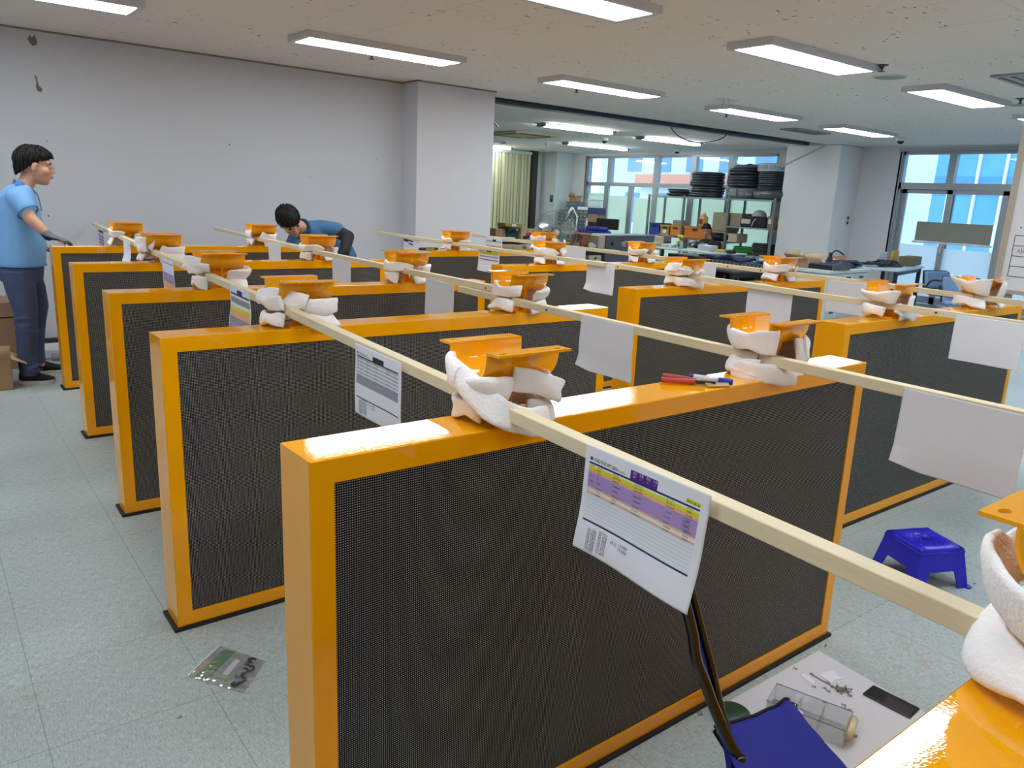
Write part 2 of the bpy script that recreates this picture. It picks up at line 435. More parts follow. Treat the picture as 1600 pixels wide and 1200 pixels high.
# wall with the two window bays
NY0, NY1 = 4.20, 7.20      # near glazed bay
GY0, GY1 = 9.72, 15.46     # far glazed bay
TOP = 2.66
wl = MB()
for a, b_ in ((YF, NY0), (NY1, GY0), (GY1, FY)): wl.span((WX, a, 0), (WX+0.22, b_, CEIL+.1))
for a, b_ in ((NY0, NY1), (GY0, GY1)): wl.span((WX, a, TOP), (WX+0.22, b_, CEIL+.1))
struct(wl.build('wall_right', plaster('window_wall_paint', (228, 228, 230))))
# pillars
struct(MB().span((4.575, 7.77, 0), (5.62, WB+0.01, CEIL), bev=0.004).build('trim_3', PILLM))
struct(MB().span((13.45, 7.93, 0), (WX, 9.05, CEIL), bev=0.02).build('trim_4', plaster('near_window_pillar', (228, 228, 230))))
struct(MB().span((13.62, 15.95, 0), (WX, FY, CEIL), bev=0.02).build('trim_5', plaster('far_pillar', (206, 212, 212))))
struct(MB().span((13.16, 16.38, 0), (13.32, 16.55, CEIL)).build('trim_6', mat('dark_brown_post', (48, 38, 36), 0.5)))
# shadow-gap moulding where ceiling meets wall, skirting
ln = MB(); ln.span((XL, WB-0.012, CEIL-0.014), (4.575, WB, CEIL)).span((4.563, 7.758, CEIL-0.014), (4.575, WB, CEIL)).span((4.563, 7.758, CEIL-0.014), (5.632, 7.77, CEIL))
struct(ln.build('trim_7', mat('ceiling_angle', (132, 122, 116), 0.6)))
struct(MB().span((XL, WB-0.012, 0.0), (4.575, WB, 0.10)).build('baseboard_back', mat('dark_brown_skirting', (74, 54, 52), 0.5)))
struct(MB().span((WX-0.012, 7.2, 0.0), (WX, 7.93, 0.10)).build('baseboard_right', mat('dark_brown_skirting')))
# chipped paint holes on the back wall
chip = mat('bare_concrete_chip', (112, 106, 100), 0.9)
def blob(pts, y, name):
    b = MB(); n = len(pts); cx = sum(p[0] for p in pts)/n; cz = sum(p[1] for p in pts)/n
    vs = [(cx, y, cz)]+[(p[0], y, p[1]) for p in pts]; b.add(vs, [[0, i+1, (i+1) % n+1] for i in range(n)])
    return struct(b.build(name, chip))
blob([(0.965, 2.66), (0.985, 2.70), (0.995, 2.675), (1.02, 2.70), (1.035, 2.655), (1.03, 2.625), (1.0, 2.61), (0.98, 2.63)], WB-0.003, 'trim_8')
blob([(0.99, 2.38), (1.005, 2.37), (1.015, 2.30), (1.04, 2.27), (1.035, 2.245), (1.005, 2.25), (0.995, 2.28), (1.0, 2.33)], WB-0.003, 'trim_9')
for k, (x, z) in enumerate(((1.02, 2.05), (1.04, 1.84), (2.62, 1.93), (2.74, 1.64), (3.46, 1.66), (1.0, 1.20), (4.35, 1.61), (4.25, 1.90), (3.3, 1.24))):
    r = 0.003+0.0025*(k % 3); blob([(x+r*math.cos(a*1.05+k), z+r*1.2*math.sin(a*1.05+k)) for a in range(6)], WB-0.003, 'trim_%d' % (10+k))

# ------------------------------------------------------------------ windows
ALU = mat('grey_aluminium', (168, 174, 180), 0.4, metal=0.35, var=0.03)
ALUL = mat('pale_aluminium', (206, 214, 218), 0.4, metal=0.2, var=0.03)
def glass_material(name, film=None):
    m = bpy.data.materials.new(name); m.use_nodes = True; N, L = nodes_of(m)
    N.remove(N['Principled BSDF']); out = N['Material Output']
    tr = N.new('ShaderNodeBsdfTransparent'); gl = N.new('ShaderNodeBsdfGlossy'); gl.inputs['Roughness'].default_value = 0.02
    tr.inputs['Color'].default_value = (0.86, 0.95, 0.98, 1)
    lw = N.new('ShaderNodeLayerWeight'); lw.inputs['Blend'].default_value = 0.5; fr_ = mth(N, L, 'ADD', mth(N, L, 'MULTIPLY', mth(N, L, 'POWER', lw.outputs['Facing'], 5.0), 0.5), 0.025)
    nz = N.new('ShaderNodeTexNoise'); nz.inputs['Scale'].default_value = 2
    mx = N.new('ShaderNodeMixShader'); L.new(fr_, mx.inputs[0]); L.new(tr.outputs[0], mx.inputs[1]); L.new(gl.outputs[0], mx.inputs[2])
    if film:
        tl = N.new('ShaderNodeBsdfTranslucent'); df = N.new('ShaderNodeBsdfDiffuse')
        mc = N.new('ShaderNodeMix'); mc.data_type = 'RGBA'; mc.inputs['A'].default_value = srgb(*film); mc.inputs['B'].default_value = tuple(min(1, x*1.08) for x in srgb(*film)[:3])+(1,)
        L.new(nz.outputs['Fac'], mc.inputs['Factor'])
        L.new(mc.outputs['Result'], tl.inputs['Color']); L.new(mc.outputs['Result'], df.inputs['Color'])
        ms = N.new('ShaderNodeMixShader'); ms.inputs[0].default_value = 0.25; L.new(tl.outputs[0], ms.inputs[1]); L.new(df.outputs[0], ms.inputs[2])
        L.new(ms.outputs[0], out.inputs['Surface'])
    else: L.new(mx.outputs[0], out.inputs['Surface'])
    return m
GLASS = glass_material('clear_window_glass')
FILMB = glass_material('frosted_blue_film', (226, 236, 240))
FILMG = glass_material('pale_green_paper_blind', (226, 236, 220))

def fbar(mb, y0, y1, z0, z1, x0=WX+0.02, x1=WX+0.13): mb.span((x0, y0, z0), (x1, y1, z1))
# near bay: fixed lights above a sliding door
f = MB(); TR0, TR1 = 2.02, 2.13
fbar(f, NY0, NY1, TOP-0.05, TOP); fbar(f, NY0, NY1, TR0, TR1); fbar(f, NY0, NY0+.05, 0, TOP); fbar(f, NY1-0.06, NY1, 0, TOP)
fbar(f, 6.26, 6.38, TR1, TOP-.05); fbar(f, NY0, NY1, 0, 0.04)
f.span((WX+0.0, NY1-0.02, 0), (WX+0.20, NY1+0.03, TOP)); f.span((WX-0.015, NY0, TOP), (WX+0.05, NY1+.06, TOP+.06))
win1 = struct(f.build('window_1', ALU))
g = MB(); g.span((WX+.07, 6.38, TR1), (WX+.076, NY1-.06, TOP-.05)).span((WX+.07, NY0+.05, TR1), (WX+.076, 6.26, TOP-.05)); g.build('window_pane', GLASS, win1)
for dn, y0, y1, xo, split in ((1, 6.22, NY1-0.06, 0.10, 1.06), (2, 5.36, 6.33, 0.04, 1.03), (3, NY0+0.05, 5.40, 0.10, 1.03)):
    d = MB()
    for a, b_, z0, z1 in ((y0, y0+.09, .05, TR0), (y1-.09, y1, .05, TR0), (y0, y1, .05, .17), (y0, y1, TR0-.07, TR0)): d.span((WX+xo, a, z0), (WX+xo+.045, b_, z1))
    D = struct(d.build('door_%d' % dn, ALU))
    p = MB(); p.span((WX+xo+.02, y0+.09, split), (WX+xo+.026, y1-.09, TR0-.07)); p.build('clear_pane', GLASS, D)
    p = MB(); p.span((WX+xo+.018, y0+.09, .17), (WX+xo+.026, y1-.09, split)); p.build('frosted_pane', FILMB, D)
    if dn == 2:
        h = MB(); h.span((WX+xo-.02, y1-.06, .95), (WX+xo, y1-.03, 1.15)); h.build('door_handle', ALUL, D)
# far bay: fixed lights above, papered sliding panes below
f = MB(); FT0, FT1 = 1.93, 2.02
fbar(f, GY0, GY1, TOP-0.05, TOP); fbar(f, GY0, GY1, FT0, FT1); fbar(f, GY0, GY0+.05, 0, TOP); fbar(f, GY1-0.08, GY1, 0, TOP); fbar(f, GY0, GY1, 0, .05)
MU = (14.62, 13.05, 11.92, 10.90)
for y in MU: fbar(f, y-0.07, y+0.07, FT1, TOP-.05)
for y in (14.70, 13.85, 13.05, 11.95, 10.9): fbar(f, y-0.075, y+0.075, 0.05, FT0, WX+.04, WX+.10)
f.span((WX, GY1-.02, 0), (WX+.2, GY1+.03, TOP))
win2 = struct(f.build('window_2', ALU))
p = MB(); p.span((WX+.07, GY0+.05, FT1), (WX+.076, GY1-.08, TOP-.05)).span((WX+.07, GY0+.05, 1.70), (WX+.076, GY1-.08, FT0)); p.build('window_pane', GLASS, win2)
p = MB()
for a, b_, t in ((GY0+.05, 10.83, 1.70), (10.98, 11.88, 1.70), (12.03, 12.98, 1.70), (13.13, 13.70, 1.66), (13.93, 14.63, 1.70), (14.78, GY1-.08, 1.74)): p.span((WX+.068, a, .05), (WX+.074, b_, t))
p.build('papered_pane', FILMG, win2)

# ------------------------------------------------------------------ the building across the street
def facade_material():
    m = bpy.data.materials.new('blue_curtain_wall'); m.use_nodes = True; N, L = nodes_of(m); b = N['Principled BSDF']
    tc = N.new('ShaderNodeTexCoord'); sp = N.new('ShaderNodeSeparateXYZ'); L.new(tc.outputs['Object'], sp.inputs['Vector'])
    nz = N.new('ShaderNodeTexNoise'); nz.inputs['Scale'].default_value = 0.5; L.new(tc.outputs['Object'], nz.inputs['Vector'])
    fl = mth(N, L, 'FRACT', mth(N, L, 'DIVIDE', sp.outputs['Z'], 3.6)); band = mth(N, L, 'LESS_THAN', fl, 0.22)
    a = N.new('ShaderNodeMix'); a.data_type = 'RGBA'; a.inputs['A'].default_value = srgb(70, 142, 196); a.inputs['B'].default_value = srgb(104, 174, 216); L.new(nz.outputs['Fac'], a.inputs['Factor'])
    c = N.new('ShaderNodeMix'); c.data_type = 'RGBA'; L.new(band, c.inputs['Factor']); L.new(a.outputs['Result'], c.inputs['A']); c.inputs['B'].default_value = srgb(70, 140, 200)
    L.new(c.outputs['Result'], b.inputs['Base Color']); b.inputs['Roughness'].default_value = 0.25
    return m
fx = 34.0
bd = thing('office_building', 'blue glass office building seen outside the windows across the street', 'building', (fx+4, 10, -12))
MB().span((-4, -34, 0), (4, 13.5, 20.5)).build('glass_facade', facade_material(), bd)
mu = MB()
for k in range(46): mu.span((-4.12, -33+1.0*k, 0), (-4.0, -32.91+1.0*k, 20.5))
for z in (6, 9.6, 13.2, 16.8): mu.span((-4.08, -34, z), (-4.0, 13.5, z+.12))
mu.build('mullion_grid', mat('white_mullion', (236, 244, 248), 0.5), bd)
bd2 = thing('apartment_block', 'pale tower with small windows seen outside the far windows', 'building', (fx+9, 30, -12))
MB().span((-3, -6.4, 0), (3, 12, 22)).build('tower_wall', mat('pale_tower_wall', (206, 222, 232), 0.8, var=.05, scale=.5), bd2)
twm = mat('tower_window_glass', (110, 150, 180), 0.2); tw0 = None
for k in range(6):
    for j in range(6):
        if tw0 is None: q = tw0 = MB().span((-.05, 0, 0), (.05, 1.3, 2)).build('tower_window', twm, bd2)
        else: q = tw0.copy(); COL.objects.link(q)
        q.location = (-3.0, -5+2.6*k, 2+3.4*j)
bal = MB().span((-3.6, -5.8, 14.6), (-2.9, 8, 15.4)); bal.build('red_parapet', mat('faded_red_band', (222, 150, 130), .8), bd2)
struct(MB().span((WX+.25, -60, -12.2), (80, 90, -12)).build('trim_30', mat('street_ground', (150, 150, 150), .9)))

struct(MB().span((14.6, 7.95, -1), (17.2, 8.15, 4)).build('trim_31', mat('white_balcony_fin', (226, 228, 222), .8)))

# ------------------------------------------------------------------ ceiling fittings
FIX = mat('white_fixture_housing', (206, 206, 212), 0.5)
def emitter(name, rgb, s):
    m = bpy.data.materials.new(name); m.use_nodes = True; N, L = nodes_of(m); b = N['Principled BSDF']
    b.inputs['Base Color'].default_value = srgb(*rgb); b.inputs['Emission Color'].default_value = srgb(*rgb); b.inputs['Emission Strength'].default_value = s
    return m
DIFF = emitter('lit_diffuser', (244, 250, 255), LIGHT_STRENGTH)
TUBE = emitter('lit_tube', (240, 252, 255), TUBE_STRENGTH)
def panel_light(x, y, label, L_=1.49, W_=0.40):
    t = thing('ceiling_light', label, 'ceiling light', (x, y, CEIL), 0, 'flat ceiling lights of the near room')
    h = MB(); a, b = L_/2, W_/2; H = 0.05
    rings = []
    for ix, z in ((0.0, 0.0), (0.0, -H), (0.035, -H), (0.045, -H+0.006)):
        rings.append([(-a+ix, -b+ix, z), (a-ix, -b+ix, z), (a-ix, b-ix, z), (-a+ix, b-ix, z)])
    h.loft(rings, smooth=False); h.build('housing', FIX, t)
    MB().span((-a+.045, -b+.045, -H+.001), (a-.045, b-.045, -H+.004)).build('diffuser', DIFF, t)
    return t
R1 = 6.33; R2 = 3.77; R3 = 1.27; R4 = -1.4
for x, y, lb in ((0.70, R1, 'flat white ceiling light cut by the top left corner of the photo'),
                 (3.36, R1, 'long flat ceiling light in front of the white pillar, second in the far row'),
                 (5.99, R1, 'flat ceiling light just this side of the dark ceiling slot, beside the pillar'),
                 (8.63, R1, 'flat ceiling light below the T-shaped bracket on the ceiling'),
                 (11.15, R1, 'small far ceiling light near the camera dome by the far right pillar'),
                 (3.08, R2, 'large ceiling light cut by the top edge of the photo'),
                 (5.72, R2, 'largest fully visible ceiling light, beside the round speaker grille'),
                 (8.36, R2, 'flat ceiling light above the near window bay'),
                 (10.95, R2, 'ceiling light just cut by the right edge of the photo')):
    panel_light(x, y, lb)
for x, y in ((0.2, R3), (2.80, R3), (5.6, R3), (8.25, R3), (0.35, R4), (2.95, R4), (5.6, R4), (-1.6, R2), (-1.9, R1), (11, R3)):  # unseen fixtures added to light the room; one mirrors in the nearest panel top
    panel_light(x, y, 'flat white ceiling light out of view, added for lighting')
def tube_light(x, y, L_, label, lit=True, cover=0.0):
    t = thing('tube_light', label, 'ceiling light', (x, y, CEIL-0.011), 0, 'recessed tube lights of the far room')
    h = MB(); h.span((-L_/2-.08, -.115, -.012), (L_/2+.06, .115, 0)); h.build('reflector_tray', mat('grey_tray', (150, 156, 156), .4, metal=.3), t)
    for dy in (-.06, .06):
        MB().tube([(-L_/2, dy, -.035), (L_/2, dy, -.035)], .012, 10).build('tube', TUBE if lit else mat('unlit_tube', (196, 208, 210), .3), t)
    MB().span((L_/2, -.09, -.055), (L_/2+.05, .09, -.01)).build('tube_holder', mat('grey_tray'), t); MB().span((-L_/2-.05, -.09, -.055), (-L_/2, .09, -.01)).build('tube_holder', mat('grey_tray'), t)
tube_light(9.1, 10.2, 1.5, 'twin tube light nearest behind the dark ceiling slot')
tube_light(12.2, 13.0, 1.75, 'twin tube light above the parts drawers, in front of the far window')
tube_light(11.4, 16.0, 1.3, 'twin tube light above the vertical blinds')
tube_light(11.6, 10.35, 1.55, 'twin tube light above the steel rack with a tray pulled beside it')
tube_light(10.0, 14.3, 1.2, 'unlit tube light beside the ceiling air conditioner', lit=False)
# air conditioner cassette
t = thing('ceiling_air_conditioner', 'square beige cassette air conditioner in the far ceiling', 'air conditioner', (9.55, 12.3, CEIL-.01))
BEI = mat('aged_beige_plastic', (176, 170, 140), .5)
MB().span((-.55, -.55, -.035), (.55, .55, 0), bev=.015).build('cover', BEI, t)
MB().span((-.3, -.3, -.045), (.3, .3, -.03), bev=.005).build('intake_grille', BEI, t)
for dx, dy, sx, sy in ((0, .43, .7, .05), (0, -.43, .7, .05), (.43, 0, .05, .7), (-.43, 0, .05, .7)):
    MB().span((dx-sx/2, dy-sy/2, -.042), (dx+sx/2, dy+sy/2, -.03)).build('air_outlet', mat('dark_outlet', (52, 52, 48), .6), t)
# round speaker grilles
for x, y, r, lb in ((7.02, 3.78, .13, 'round speaker grille in the ceiling beside the largest light'), (9.35, 3.63, .12, 'round speaker grille at the end of the light above the near window')):
    t = thing('ceiling_speaker', lb, 'speaker', (x, y, CEIL), 0, 'ceiling speakers')
    MB().lathe([(r+.02, 0), (r+.02, -.006), (r+.008, -.012), (r, -.008)], 28, cap=False).build('rim', mat('white_speaker_rim', (224, 222, 220), .5), t)
    MB().lathe([(r, -.007), (.001, -.007)], 28, cap=False).build('grille', mat('grey_speaker_mesh', (150, 152, 158), .7, var=.25, scale=160), t)
# sprinklers
SPM = mat('sprinkler_steel', (96, 92, 90), .4, metal=.6)
for x, y, lb in ((6.45, 3.55, 'sprinkler head beside the end of the largest ceiling light'), (8.92, 3.42, 'sprinkler head above the end of the light over the near window'),
                 (3.45, 6.68, 'sprinkler head under the long light in front of the white pillar'), (5.95, 6.72, 'sprinkler head below the light next to the ceiling slot'), (8.6, 6.75, 'sprinkler head below the light under the T-shaped bracket'),
                 (9.8, 10.0, 'sprinkler head behind the slot, above the nearest tube light')):
    t = thing('sprinkler', lb, 'sprinkler', (x, y, CEIL), 0, 'ceiling sprinklers')
    MB().lathe([(.05, 0), (.045, -.006), (.016, -.012), (.014, -.03)], 16).build('escutcheon', SPM, t)
    MB().lathe([(.006, -.02), (.006, -.045), (.026, -.048), (.026, -.052)], 14).build('deflector', SPM, t)
# CCTV domes
for x, y, z, lb in ((12.55, 6.42, CEIL, 'white dome camera on the ceiling by the near window'), (10.85, 11.35, CEIL-.01, 'white dome camera between the far tube lights'), (13.6, 11.9, CEIL-.01, 'white dome camera above the far window'),):
    t = thing('dome_camera', lb, 'security camera', (x, y, z), 0, 'ceiling dome cameras')
    MB().lathe([(.075, 0), (.08, -.02), (.07, -.05), (.055, -.055)], 20).build('housing', mat('white_camera_body', (222, 224, 226), .4), t)
    MB().ell((0, 0, -.055), (.053, .053, .045)).build('dome', mat('smoked_dome', (20, 22, 28), .1), t)
# ceiling vents and hatches
for x, y, sx, sy, lb in ((11.05, 7.15, .9, .30, 'grey louvred vent beside the far right ceiling light'), (7.75, 2.85, .75, .5, 'grey vent frame cut by the right edge of the photo')):
    t = thing('ceiling_vent', lb, 'vent', (x, y, CEIL), 0)
    MB().span((-sx/2, -sy/2, -.02), (sx/2, sy/2, 0), bev=.004).build('frame', mat('vent_grey', (160, 160, 160), .5), t)
    v = MB()
    for k in range(5): v.box((0, -sy/2+.06+k*(sy-.12)/4, -.024), (sx-.1, .025, .006))
    v.build('louvre', mat('vent_slat', (110, 112, 114), .5), t)
t = thing('smoke_detector', 'small round smoke detector on the far ceiling behind the air conditioner', 'smoke detector', (11.4, 13.75, CEIL-.01))
MB().lathe([(.055, 0), (.055, -.02), (.04, -.045), (.02, -.05)], 18).build('body', mat('grey_detector', (150, 150, 148), .5), t)
t = thing('ceiling_bracket', 'thin white T-shaped bracket sticking out of the ceiling over the middle light', 'bracket', (7.55, 5.95, CEIL))
MB().box((0, 0, -.003), (.26, .12, .006)).build('plate', FIX, t)
MB().tube([(-.04, 0, 0), (0, 0, -.11)], .006, 6).tube([(.05, 0, 0), (0.005, 0, -.11)], .006, 6).build('hanger', FIX, t)
t = thing('ceiling_bracket', 'flat metal strip hanging down beside the white pillar behind it', 'bracket', (6.25, 8.9, CEIL-.01))
MB().tube([(0.041, 0.100, -0.061), (0.544, 0.400, -0.225)], 0, sq=(.035, .012)).build('strip', mat('zinc_strip', (176, 190, 196), .4, metal=.4), t)
t = thing('ceiling_bracket', 'thin white rod stay running from the slot end to the far pillar', 'bracket', (13.1, 8.62, CEIL))
MB().tube([(.35, -.35, -.02), (-.05, .25, -.42)], 0, sq=(.03, .03)).build('rod', FIX, t)
tag(MB().tube(smoothpath([(9.6, 8.62, CEIL+.02), (9.9, 8.66, CEIL-.13), (10.4, 8.66, CEIL-.19), (10.9, 8.64, CEIL-.10), (11.1, 8.62, CEIL+.03)], 6), .008, 6).build('drooping_cable', mat('black_cable', (26, 26, 28), .5)), 'black cable drooping out of the dark ceiling slot', 'cable')

# ------------------------------------------------------------------ orange display panels
PL, PH, PT, PBW, PZ = 2.052, 1.05, 0.143, 0.0511, 0.012
def saddle(mb, cx):
    """half-pipe clamp saddle, axis along x; origin on the panel top at the post"""
    hl, r, zb, th, fw = 0.103, 0.073, 0.088, 0.0055, 0.042
    zt = zb+r+0.008
    arc = [(-r, zt)]+[(r*math.cos(a), zb+r+r*math.sin(a)) for a in [PI+PI*k/16 for k in range(17)]]+[(r, zt)]
    arc2 = [((r-th)*math.cos(a), zb+r+(r-th)*math.sin(a)) for a in [PI+PI*k/16 for k in range(17)]]
    poly_o = arc; poly_i = [(-r+th, zt)]+arc2+[(r-th, zt)]
    vs = []; n = len(poly_o)
    for x in (cx-hl, cx+hl):
        vs += [(x, p[0], p[1]) for p in poly_o]+[(x, p[0], p[1]) for p in poly_i]
    fs = []
    for k in range(n-1):
        fs += [[k, k+1, 2*n+k+1, 2*n+k], [n+k+1, n+k, 3*n+k, 3*n+k+1], [k+1, k, n+k, n+k+1], [2*n+k, 2*n+k+1, 3*n+k+1, 3*n+k]]
    mb.add(vs, fs, True)
    # flanges with slotted holes near both ends
    for s in (-1, 1):
        y0, y1 = s*(r-th), s*(r+fw)
        if y0 > y1: y0, y1 = y1, y0
        for h in (-1, 1):
            xa, xb = (cx-hl, cx) if h < 0 else (cx, cx+hl)
            hx, hy = cx+h*(hl-.026), s*(r+fw*.55)
            m = 16; inn = [(hx+.011*math.cos(2*PI*k/m), hy+.0065*math.sin(2*PI*k/m)) for k in range(m)]
            out = []
            for k in range(m):
                dx, dy = math.cos(2*PI*k/m), math.sin(2*PI*k/m)
                t = 1e9
                if dx > 1e-6: t = min(t, (xb-hx)/dx)
                if dx < -1e-6: t = min(t, (xa-hx)/dx)
                if dy > 1e-6: t = min(t, (y1-hy)/dy)
                if dy < -1e-6: t = min(t, (y0-hy)/dy)
                out.append((hx+dx*t, hy+dy*t))
            corners = [(xa, y0), (xb, y0), (xb, y1), (xa, y1)]
            for c in corners:      # snap nearest outer point to the corner
                k = min(range(m), key=lambda i: (out[i][0]-c[0])**2+(out[i][1]-c[1])**2); out[k] = c
            v = [(a, b, zt+th) for a, b in out]+[(a, b, zt+th) for a, b in inn]+[(a, b, zt) for a, b in out]+[(a, b, zt) for a, b in inn]
            f = []
            for k in range(m):
                l = (k+1) % m
                f += [[k, l, m+l, m+k], [2*m+l, 2*m+k, 3*m+k, 3*m+l], [l, k, 2*m+k, 2*m+l], [m+k, m+l, 3*m+l, 3*m+k]]
            mb.add(v, f, False)
def make_panel(label):
    t = thing('display_panel', label, 'display panel', (0, 0, 0), 0, 'orange LED display panels standing in two rows')
    def rect(ins, y): return [(ins, y, PZ+ins), (PL-ins, y, PZ+ins), (PL-ins, y, PZ+PH-ins), (ins, y, PZ+PH-ins)]
    f = MB(); f.loft([rect(PBW, .02), rect(PBW, 0), rect(.0025, 0), rect(0, .0025), rect(0, PT-.0025), rect(.0025, PT)], smooth=False)
    f.build('cabinet', ORANGE, t)
    MB().span((PBW+.002, .004, PZ+PBW+.002), (PL-PBW-.002, .019, PZ+PH-PBW-.002)).build('led_screen', LED, t)
    MB().span((-.014, -.010, 0), (PL+.014, PT+.010, PZ)).build('base_strip', BLACK_RUBBER, t)
    for bx in (0.51, 1.55):
        b = MB(); saddle(b, 0); B = b.build('mounting_bracket', ORANGE, t, (bx, PT/2, PZ+PH))
        r = MB()   # cross-shaped waisted post
        prof = [(.045, 0), (.030, .02), (.020, .045), (.022, .06), (.045, .078), (.07, .103)]
        poly = [(-a, z) for a, z in prof]+[(a, z) for a, z in reversed(prof)]
        r.prism(poly, 'y', -.003, .003)
        pr2 = [(.05, 0), (.036, .02), (.030, .05), (.034, .062), (.044, .082), (.05, .106)]
        pol2 = [(-a, z) for a, z in pr2]+[(-.02, .0915), (.02, .0915)]+[(a, z) for a, z in reversed(pr2)]
        r.prism(pol2, 'x', -.003, .003)
        r.box((0, 0, .003), (.12, .11, .006))
        r.build('support_rib', ORANGE, B)
    return t
PAN = {  # x, y, yaw of the front lower left corner
 'A0': (0.553, 0.128, 0.000, 'orange panel nearest the camera, only its glossy top corner showing at lower right'),
 'A1': (0.550, 1.299, 0.007, 'large orange panel in the centre foreground with pliers and a marker on its top'),
 'A2': (0.611, 2.645, 0.007, 'second orange panel of the left row, plastic bag on the floor before it'),
 'A3': (0.671, 3.792, -.008, 'orange panel third in the left row, counting from the front one'),
 'A4': (0.733, 5.132, 0.000, 'fourth orange panel of the left row, next to the one the man leans on'),
 'A5': (0.799, 6.436, 0.000, 'rearmost orange panel of the left row, under the gloved hand of the standing man'),
 'Ra': (3.3905, 1.842, -.003, 'orange panel at the right edge behind the blue stool, nearest of the right row'),
 'Rb': (3.393, 3.180, -.0015, 'second orange panel of the right row, wide left end face near the picture centre'),
 'Rc': (3.453, 4.585, 0.000, 'third orange panel of the right row, behind the blank sheet with a cut corner'),
 'Rd': (3.436, 5.891, -.001, 'rearmost orange panel of the right row, with a black and yellow cutter on top'),
}
src = None
for k, (x, y, a, lb) in PAN.items():
    if src is None: src = P = make_panel(lb)
    else: P = copy_thing(src); P['label'] = lb
    P.location = (x, y, 0); P.rotation_euler = (-0.012, 0, a)
def bracket_at(k, side):
    x, y, a, _ = PAN[k]; bx = (0.51, 1.55)[side]; by = PT/2
    return Vector((x+bx*math.cos(a)-by*math.sin(a), y+bx*math.sin(a)+by*math.cos(a)+.012*(PZ+PH), PZ+PH-.0008))

# ------------------------------------------------------------------ pine battens over the panels
BW_, BH_ = 0.034, 0.030
BZ = PZ+PH+0.064
def bat_line(keys, side, off=-0.062):
    pts = [(bracket_at(k, side).y, bracket_at(k, side).x+off-(.034 if k == 'A0' else 0)) for k in keys]
    def f(y):
        if y <= pts[0][0]: p, q = pts[0], pts[1]
        elif y >= pts[-1][0]: p, q = pts[-2], pts[-1]
        else:
            i = max(i for i in range(len(pts)-1) if pts[i][0] <= y); p, q = pts[i], pts[i+1]
        return p[1]+(q[1]-p[1])*(y-p[0])/(q[0]-p[0])
    return f
B1 = bat_line(['A0', 'A1', 'A2', 'A3', 'A4', 'A5'], 0); B2 = bat_line(['A1', 'A2', 'A3', 'A4', 'A5'], 1)
B3 = bat_line(['Ra', 'Rb', 'Rc', 'Rd'], 0, -.05); B4 = bat_line(['Ra', 'Rb', 'Rc', 'Rd'], 1)
KNOT = mat('pine_knot', (96, 66, 44), .7)
def batten(B, y0, y1, label, z0=BZ, z1=BZ, dx0=0.0, dx1=0.0, knots=()):
    a = Vector((B(y0)+dx0, y0, z0)); b = Vector((B(y1)+dx1, y1, z1)); d = b-a
    o = MB()
    n = 12; rings = []
    for k in range(n+1):
        t = k/n; p = a+d*t; p.z += -0.004*math.sin(PI*t)
        c = .0015
        w2, h2 = BW_/2, BH_/2
        ring = [(-w2+c, -h2), (w2-c, -h2), (w2, -h2+c), (w2, h2-c), (w2-c, h2), (-w2+c, h2), (-w2, h2-c), (-w2, -h2+c)]
        rings.append([(p.x+u-a.x, p.y-a.y, p.z+v-a.z) for u, v in ring])
    o.loft(rings, smooth=False)
    for ky in knots:
        t = (ky-y0)/(y1-y0); p = a+d*t
        o.add([(p.x-a.x-BW_/2-.0004, p.y-a.y+.007*math.cos(q*PI/4), p.z-a.z-.004+.006*math.sin(q*PI/4)) for q in range(8)], [list(range(8))], False, 1)
    O = o.build('wooden_batten', [WOOD, KNOT], None, a)
    return tag(O, label, 'wooden batten', 'pine battens tied across the panels')
batten(B1, -0.55, 2.92, 'long pale batten crossing the whole foreground, holding the colour-printed sheet', BZ-.045, BZ+.002)
batten(B1, 2.62, 4.42, 'pine batten ending in a sawn end just before the second left saddle', BZ+.004, BZ+.004, -.0, .0)
batten(B1, 4.18, 8.02, 'pine batten of the leftmost line that ends at the white wall beside the standing man', BZ-.0, BZ+.012, -.001, .02)
batten(B2, 0.20, 3.16, 'pale batten running from the right edge over the pliers to the middle saddles', BZ+.004, BZ-.014, 0, .0, (2.44,))
batten(B2, 2.72, 5.6, 'pine batten with a sawn end above the second left panel right end', BZ+.020, BZ, .032, 0, (2.95,))
batten(B2, 5.3, 7.85, 'pine batten passing in front of the bending man and ending near the wall', BZ, BZ-.004, .030, .02)
batten(B3, 0.9, 2.76, 'pine batten at the right edge holding the blank sheet over the nearest right-row panel', BZ, BZ, 0, 0, (1.66,))
batten(B3, 2.60, 4.10, 'pine batten on the second right-row panel, between two blank sheets', BZ, BZ, .03, .03, (3.35, 3.85))
batten(B3, 3.95, 7.35, 'pine batten of the third line reaching back past the white pillar', BZ, BZ+.004, .0, .0, (4.45,))
batten(B4, 1.0, 2.42, 'pine batten in front of the whiteboard through the foam at the far right', BZ, BZ, 0, 0)
batten(B4, 2.28, 5.1, 'pine batten of the fourth line running past the black trays on the far table', BZ, BZ, .03, .03, (3.4, 3.7, 4.0, 4.3))
batten(B4, 4.85, 7.1, 'pine batten of the fourth line ending in front of the vertical blinds', BZ, BZ+.004, 0, .0)

